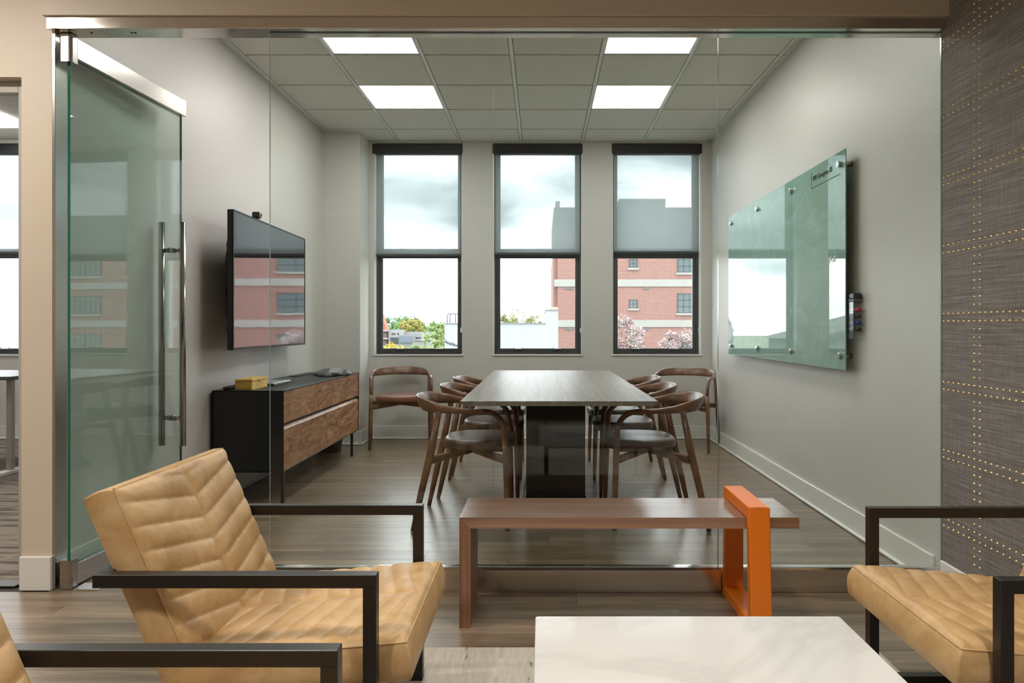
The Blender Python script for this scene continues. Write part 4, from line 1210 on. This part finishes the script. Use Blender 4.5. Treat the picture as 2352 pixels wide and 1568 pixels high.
# ---- trees
def tree(name, label, x, y, ztop, r, mat, n=900, leaf=0.4, sc=(1, 1, 0.8), group=None, sparse=False, seed=1, cat='tree', core=True):
    rnd = random.Random(seed)
    t = thing(name, label, cat, (x, y, GZ), group)
    rz = r * sc[2]; cz = ztop - rz
    b = MB()
    b.sweep([(x, y, GZ), (x + 0.1, y, (GZ + cz) / 2), (x, y, cz)], [0.035 * r + 0.12, 0.03 * r + 0.1, 0.05], 8)
    for k in range(9):
        a = rnd.uniform(0, 2 * PI); e = rnd.uniform(0.3, 1.2); l = r * rnd.uniform(0.6, 0.95)
        p0 = Vector((x, y, cz - rz * 0.7)); p1 = p0 + Vector((math.cos(a) * math.cos(e) * l, math.sin(a) * math.cos(e) * l, math.sin(e) * l * 1.3))
        b.sweep([p0, (p0 + p1) / 2 + Vector((0, 0, 0.1 * r)), p1], [0.06, 0.04, 0.015], 5)
    b.build('trunk', M['bark'], t)
    b = MB()
    clumps = []
    for k in range(34 if not sparse else 46):
        while True:
            v = Vector((rnd.uniform(-1, 1), rnd.uniform(-1, 1), rnd.uniform(-1, 1)))
            if v.length <= 1: break
        v = v.normalized() * (0.35 + 0.6 * v.length)
        clumps.append((Vector((x + v.x * r * sc[0] * 0.85, y + v.y * r * sc[1] * 0.85, cz + v.z * rz * 0.85)), r * rnd.uniform(0.16, 0.30) * (0.55 if sparse else 1)))
    if core:
        for c, cr__ in clumps[:20]: b.ico(c, cr__ * 0.85, 1, jit=0.25)
    for k in range(n):
        c, cr__ = rnd.choice(clumps)
        v = Vector((rnd.gauss(0, 1), rnd.gauss(0, 1), rnd.gauss(0, 1))).normalized() * cr__ * rnd.uniform(0.7, 1.25)
        p = c + v; a = Vector((rnd.gauss(0, 1), rnd.gauss(0, 1), rnd.gauss(0, 1))).normalized(); q = a.orthogonal().normalized(); l = leaf * rnd.uniform(0.6, 1.3)
        b.quad(p, p + a * l * 0.5 + q * l * 0.3, p + a * l, p + a * l * 0.5 - q * l * 0.3)
    o = b.build('foliage', mat, t, norm=False); o['kind'] = 'stuff'
    return t
def at(px, D): return (px - 1243) * D / F
specs = [(903, 141, 722, 3.5, 'leaf_teal', 'tall blue-green tree above the gabled house'), (940, 134, 722, 3.4, 'leaf_teal', 'blue-green tree rising in the middle of the distant tree line'),
         (925, 113, 735, 3.3, 'leaf_green', 'round green tree in front of the distant tree line'), (948, 103, 729, 2.2, 'leaf_gold', 'golden-green tree in the middle of the distant tree line'),
         (972, 120.5, 730, 3.4, 'leaf_green', 'green tree sloping down from the golden one'), (997, 127.5, 736, 3.4, 'leaf_green', 'green tree beside the white rooftop wall'), (1018, 104.5, 741, 2.0, 'leaf_light', 'pale green tree just behind the roof ladder'),
         (988, 97, 765, 2.4, 'leaf_light', 'light green bushy tree below the grey roof'), (1008, 90, 762, 2.2, 'leaf_light', 'light green tree against the white wall corner'), (1000, 76, 780, 1.8, 'leaf_light', 'low light green bush at the window bottom'),
         (899, 71, 789, 0.9, 'leaf_yellow', 'yellow bush at the foot of the gabled house'), (917, 68, 793, 0.8, 'leaf_yellow', 'yellow bush in front of the modern building'), (955, 73, 792, 0.8, 'leaf_light', 'small green bush in front of the white shed'),
         (885, 120, 745, 3.0, 'leaf_teal', 'dark green tree behind the red gable')]
for i, (px, D, py, r_, mm, lab) in enumerate(specs):
    tree('leafy_tree', lab, at(px, D), D, zz_(py, D), r_, M[mm], 700, 0.42 if r_ > 1.5 else 0.25, seed=i + 5, group='trees beyond the rooftops')
tree('leafy_tree', 'sparse olive tree rising behind the white rooftop wall', at(1192, 42), 42, zz_(700, 42), 1.45, M['leaf_olive'], 900, 0.17, (1.0, 1, 0.9), sparse=True, seed=40, core=False)
tree('leafy_tree', 'low olive tree behind the coping of the white wall', at(1160, 46), 46, zz_(720, 46), 1.2, M['leaf_olive'], 800, 0.18, (1.2, 1, 0.8), sparse=True, seed=41, core=False)
tree('leafy_tree', 'low olive tree near the step of the white wall', at(1228, 49.5), 49.5, zz_(722, 49.5), 1.0, M['leaf_olive'], 600, 0.18, (1.0, 1, 0.9), sparse=True, seed=44, core=False)
tree('blossom_tree', 'pink blossoming tree before the brick wall, at the window post', at(1437, 48), 48, zz_(716, 48), 1.75, M['blossom'], 3200, 0.17, (0.8, 0.8, 1.0), sparse=True, seed=42, core=False, cat='tree')
tree('blossom_tree', 'pink blossoming tree low before the brick wall, under the large panes', at(1563, 48), 48, zz_(752, 48), 1.6, M['blossom'], 3000, 0.17, (1.0, 0.8, 0.8), sparse=True, seed=43, core=False)
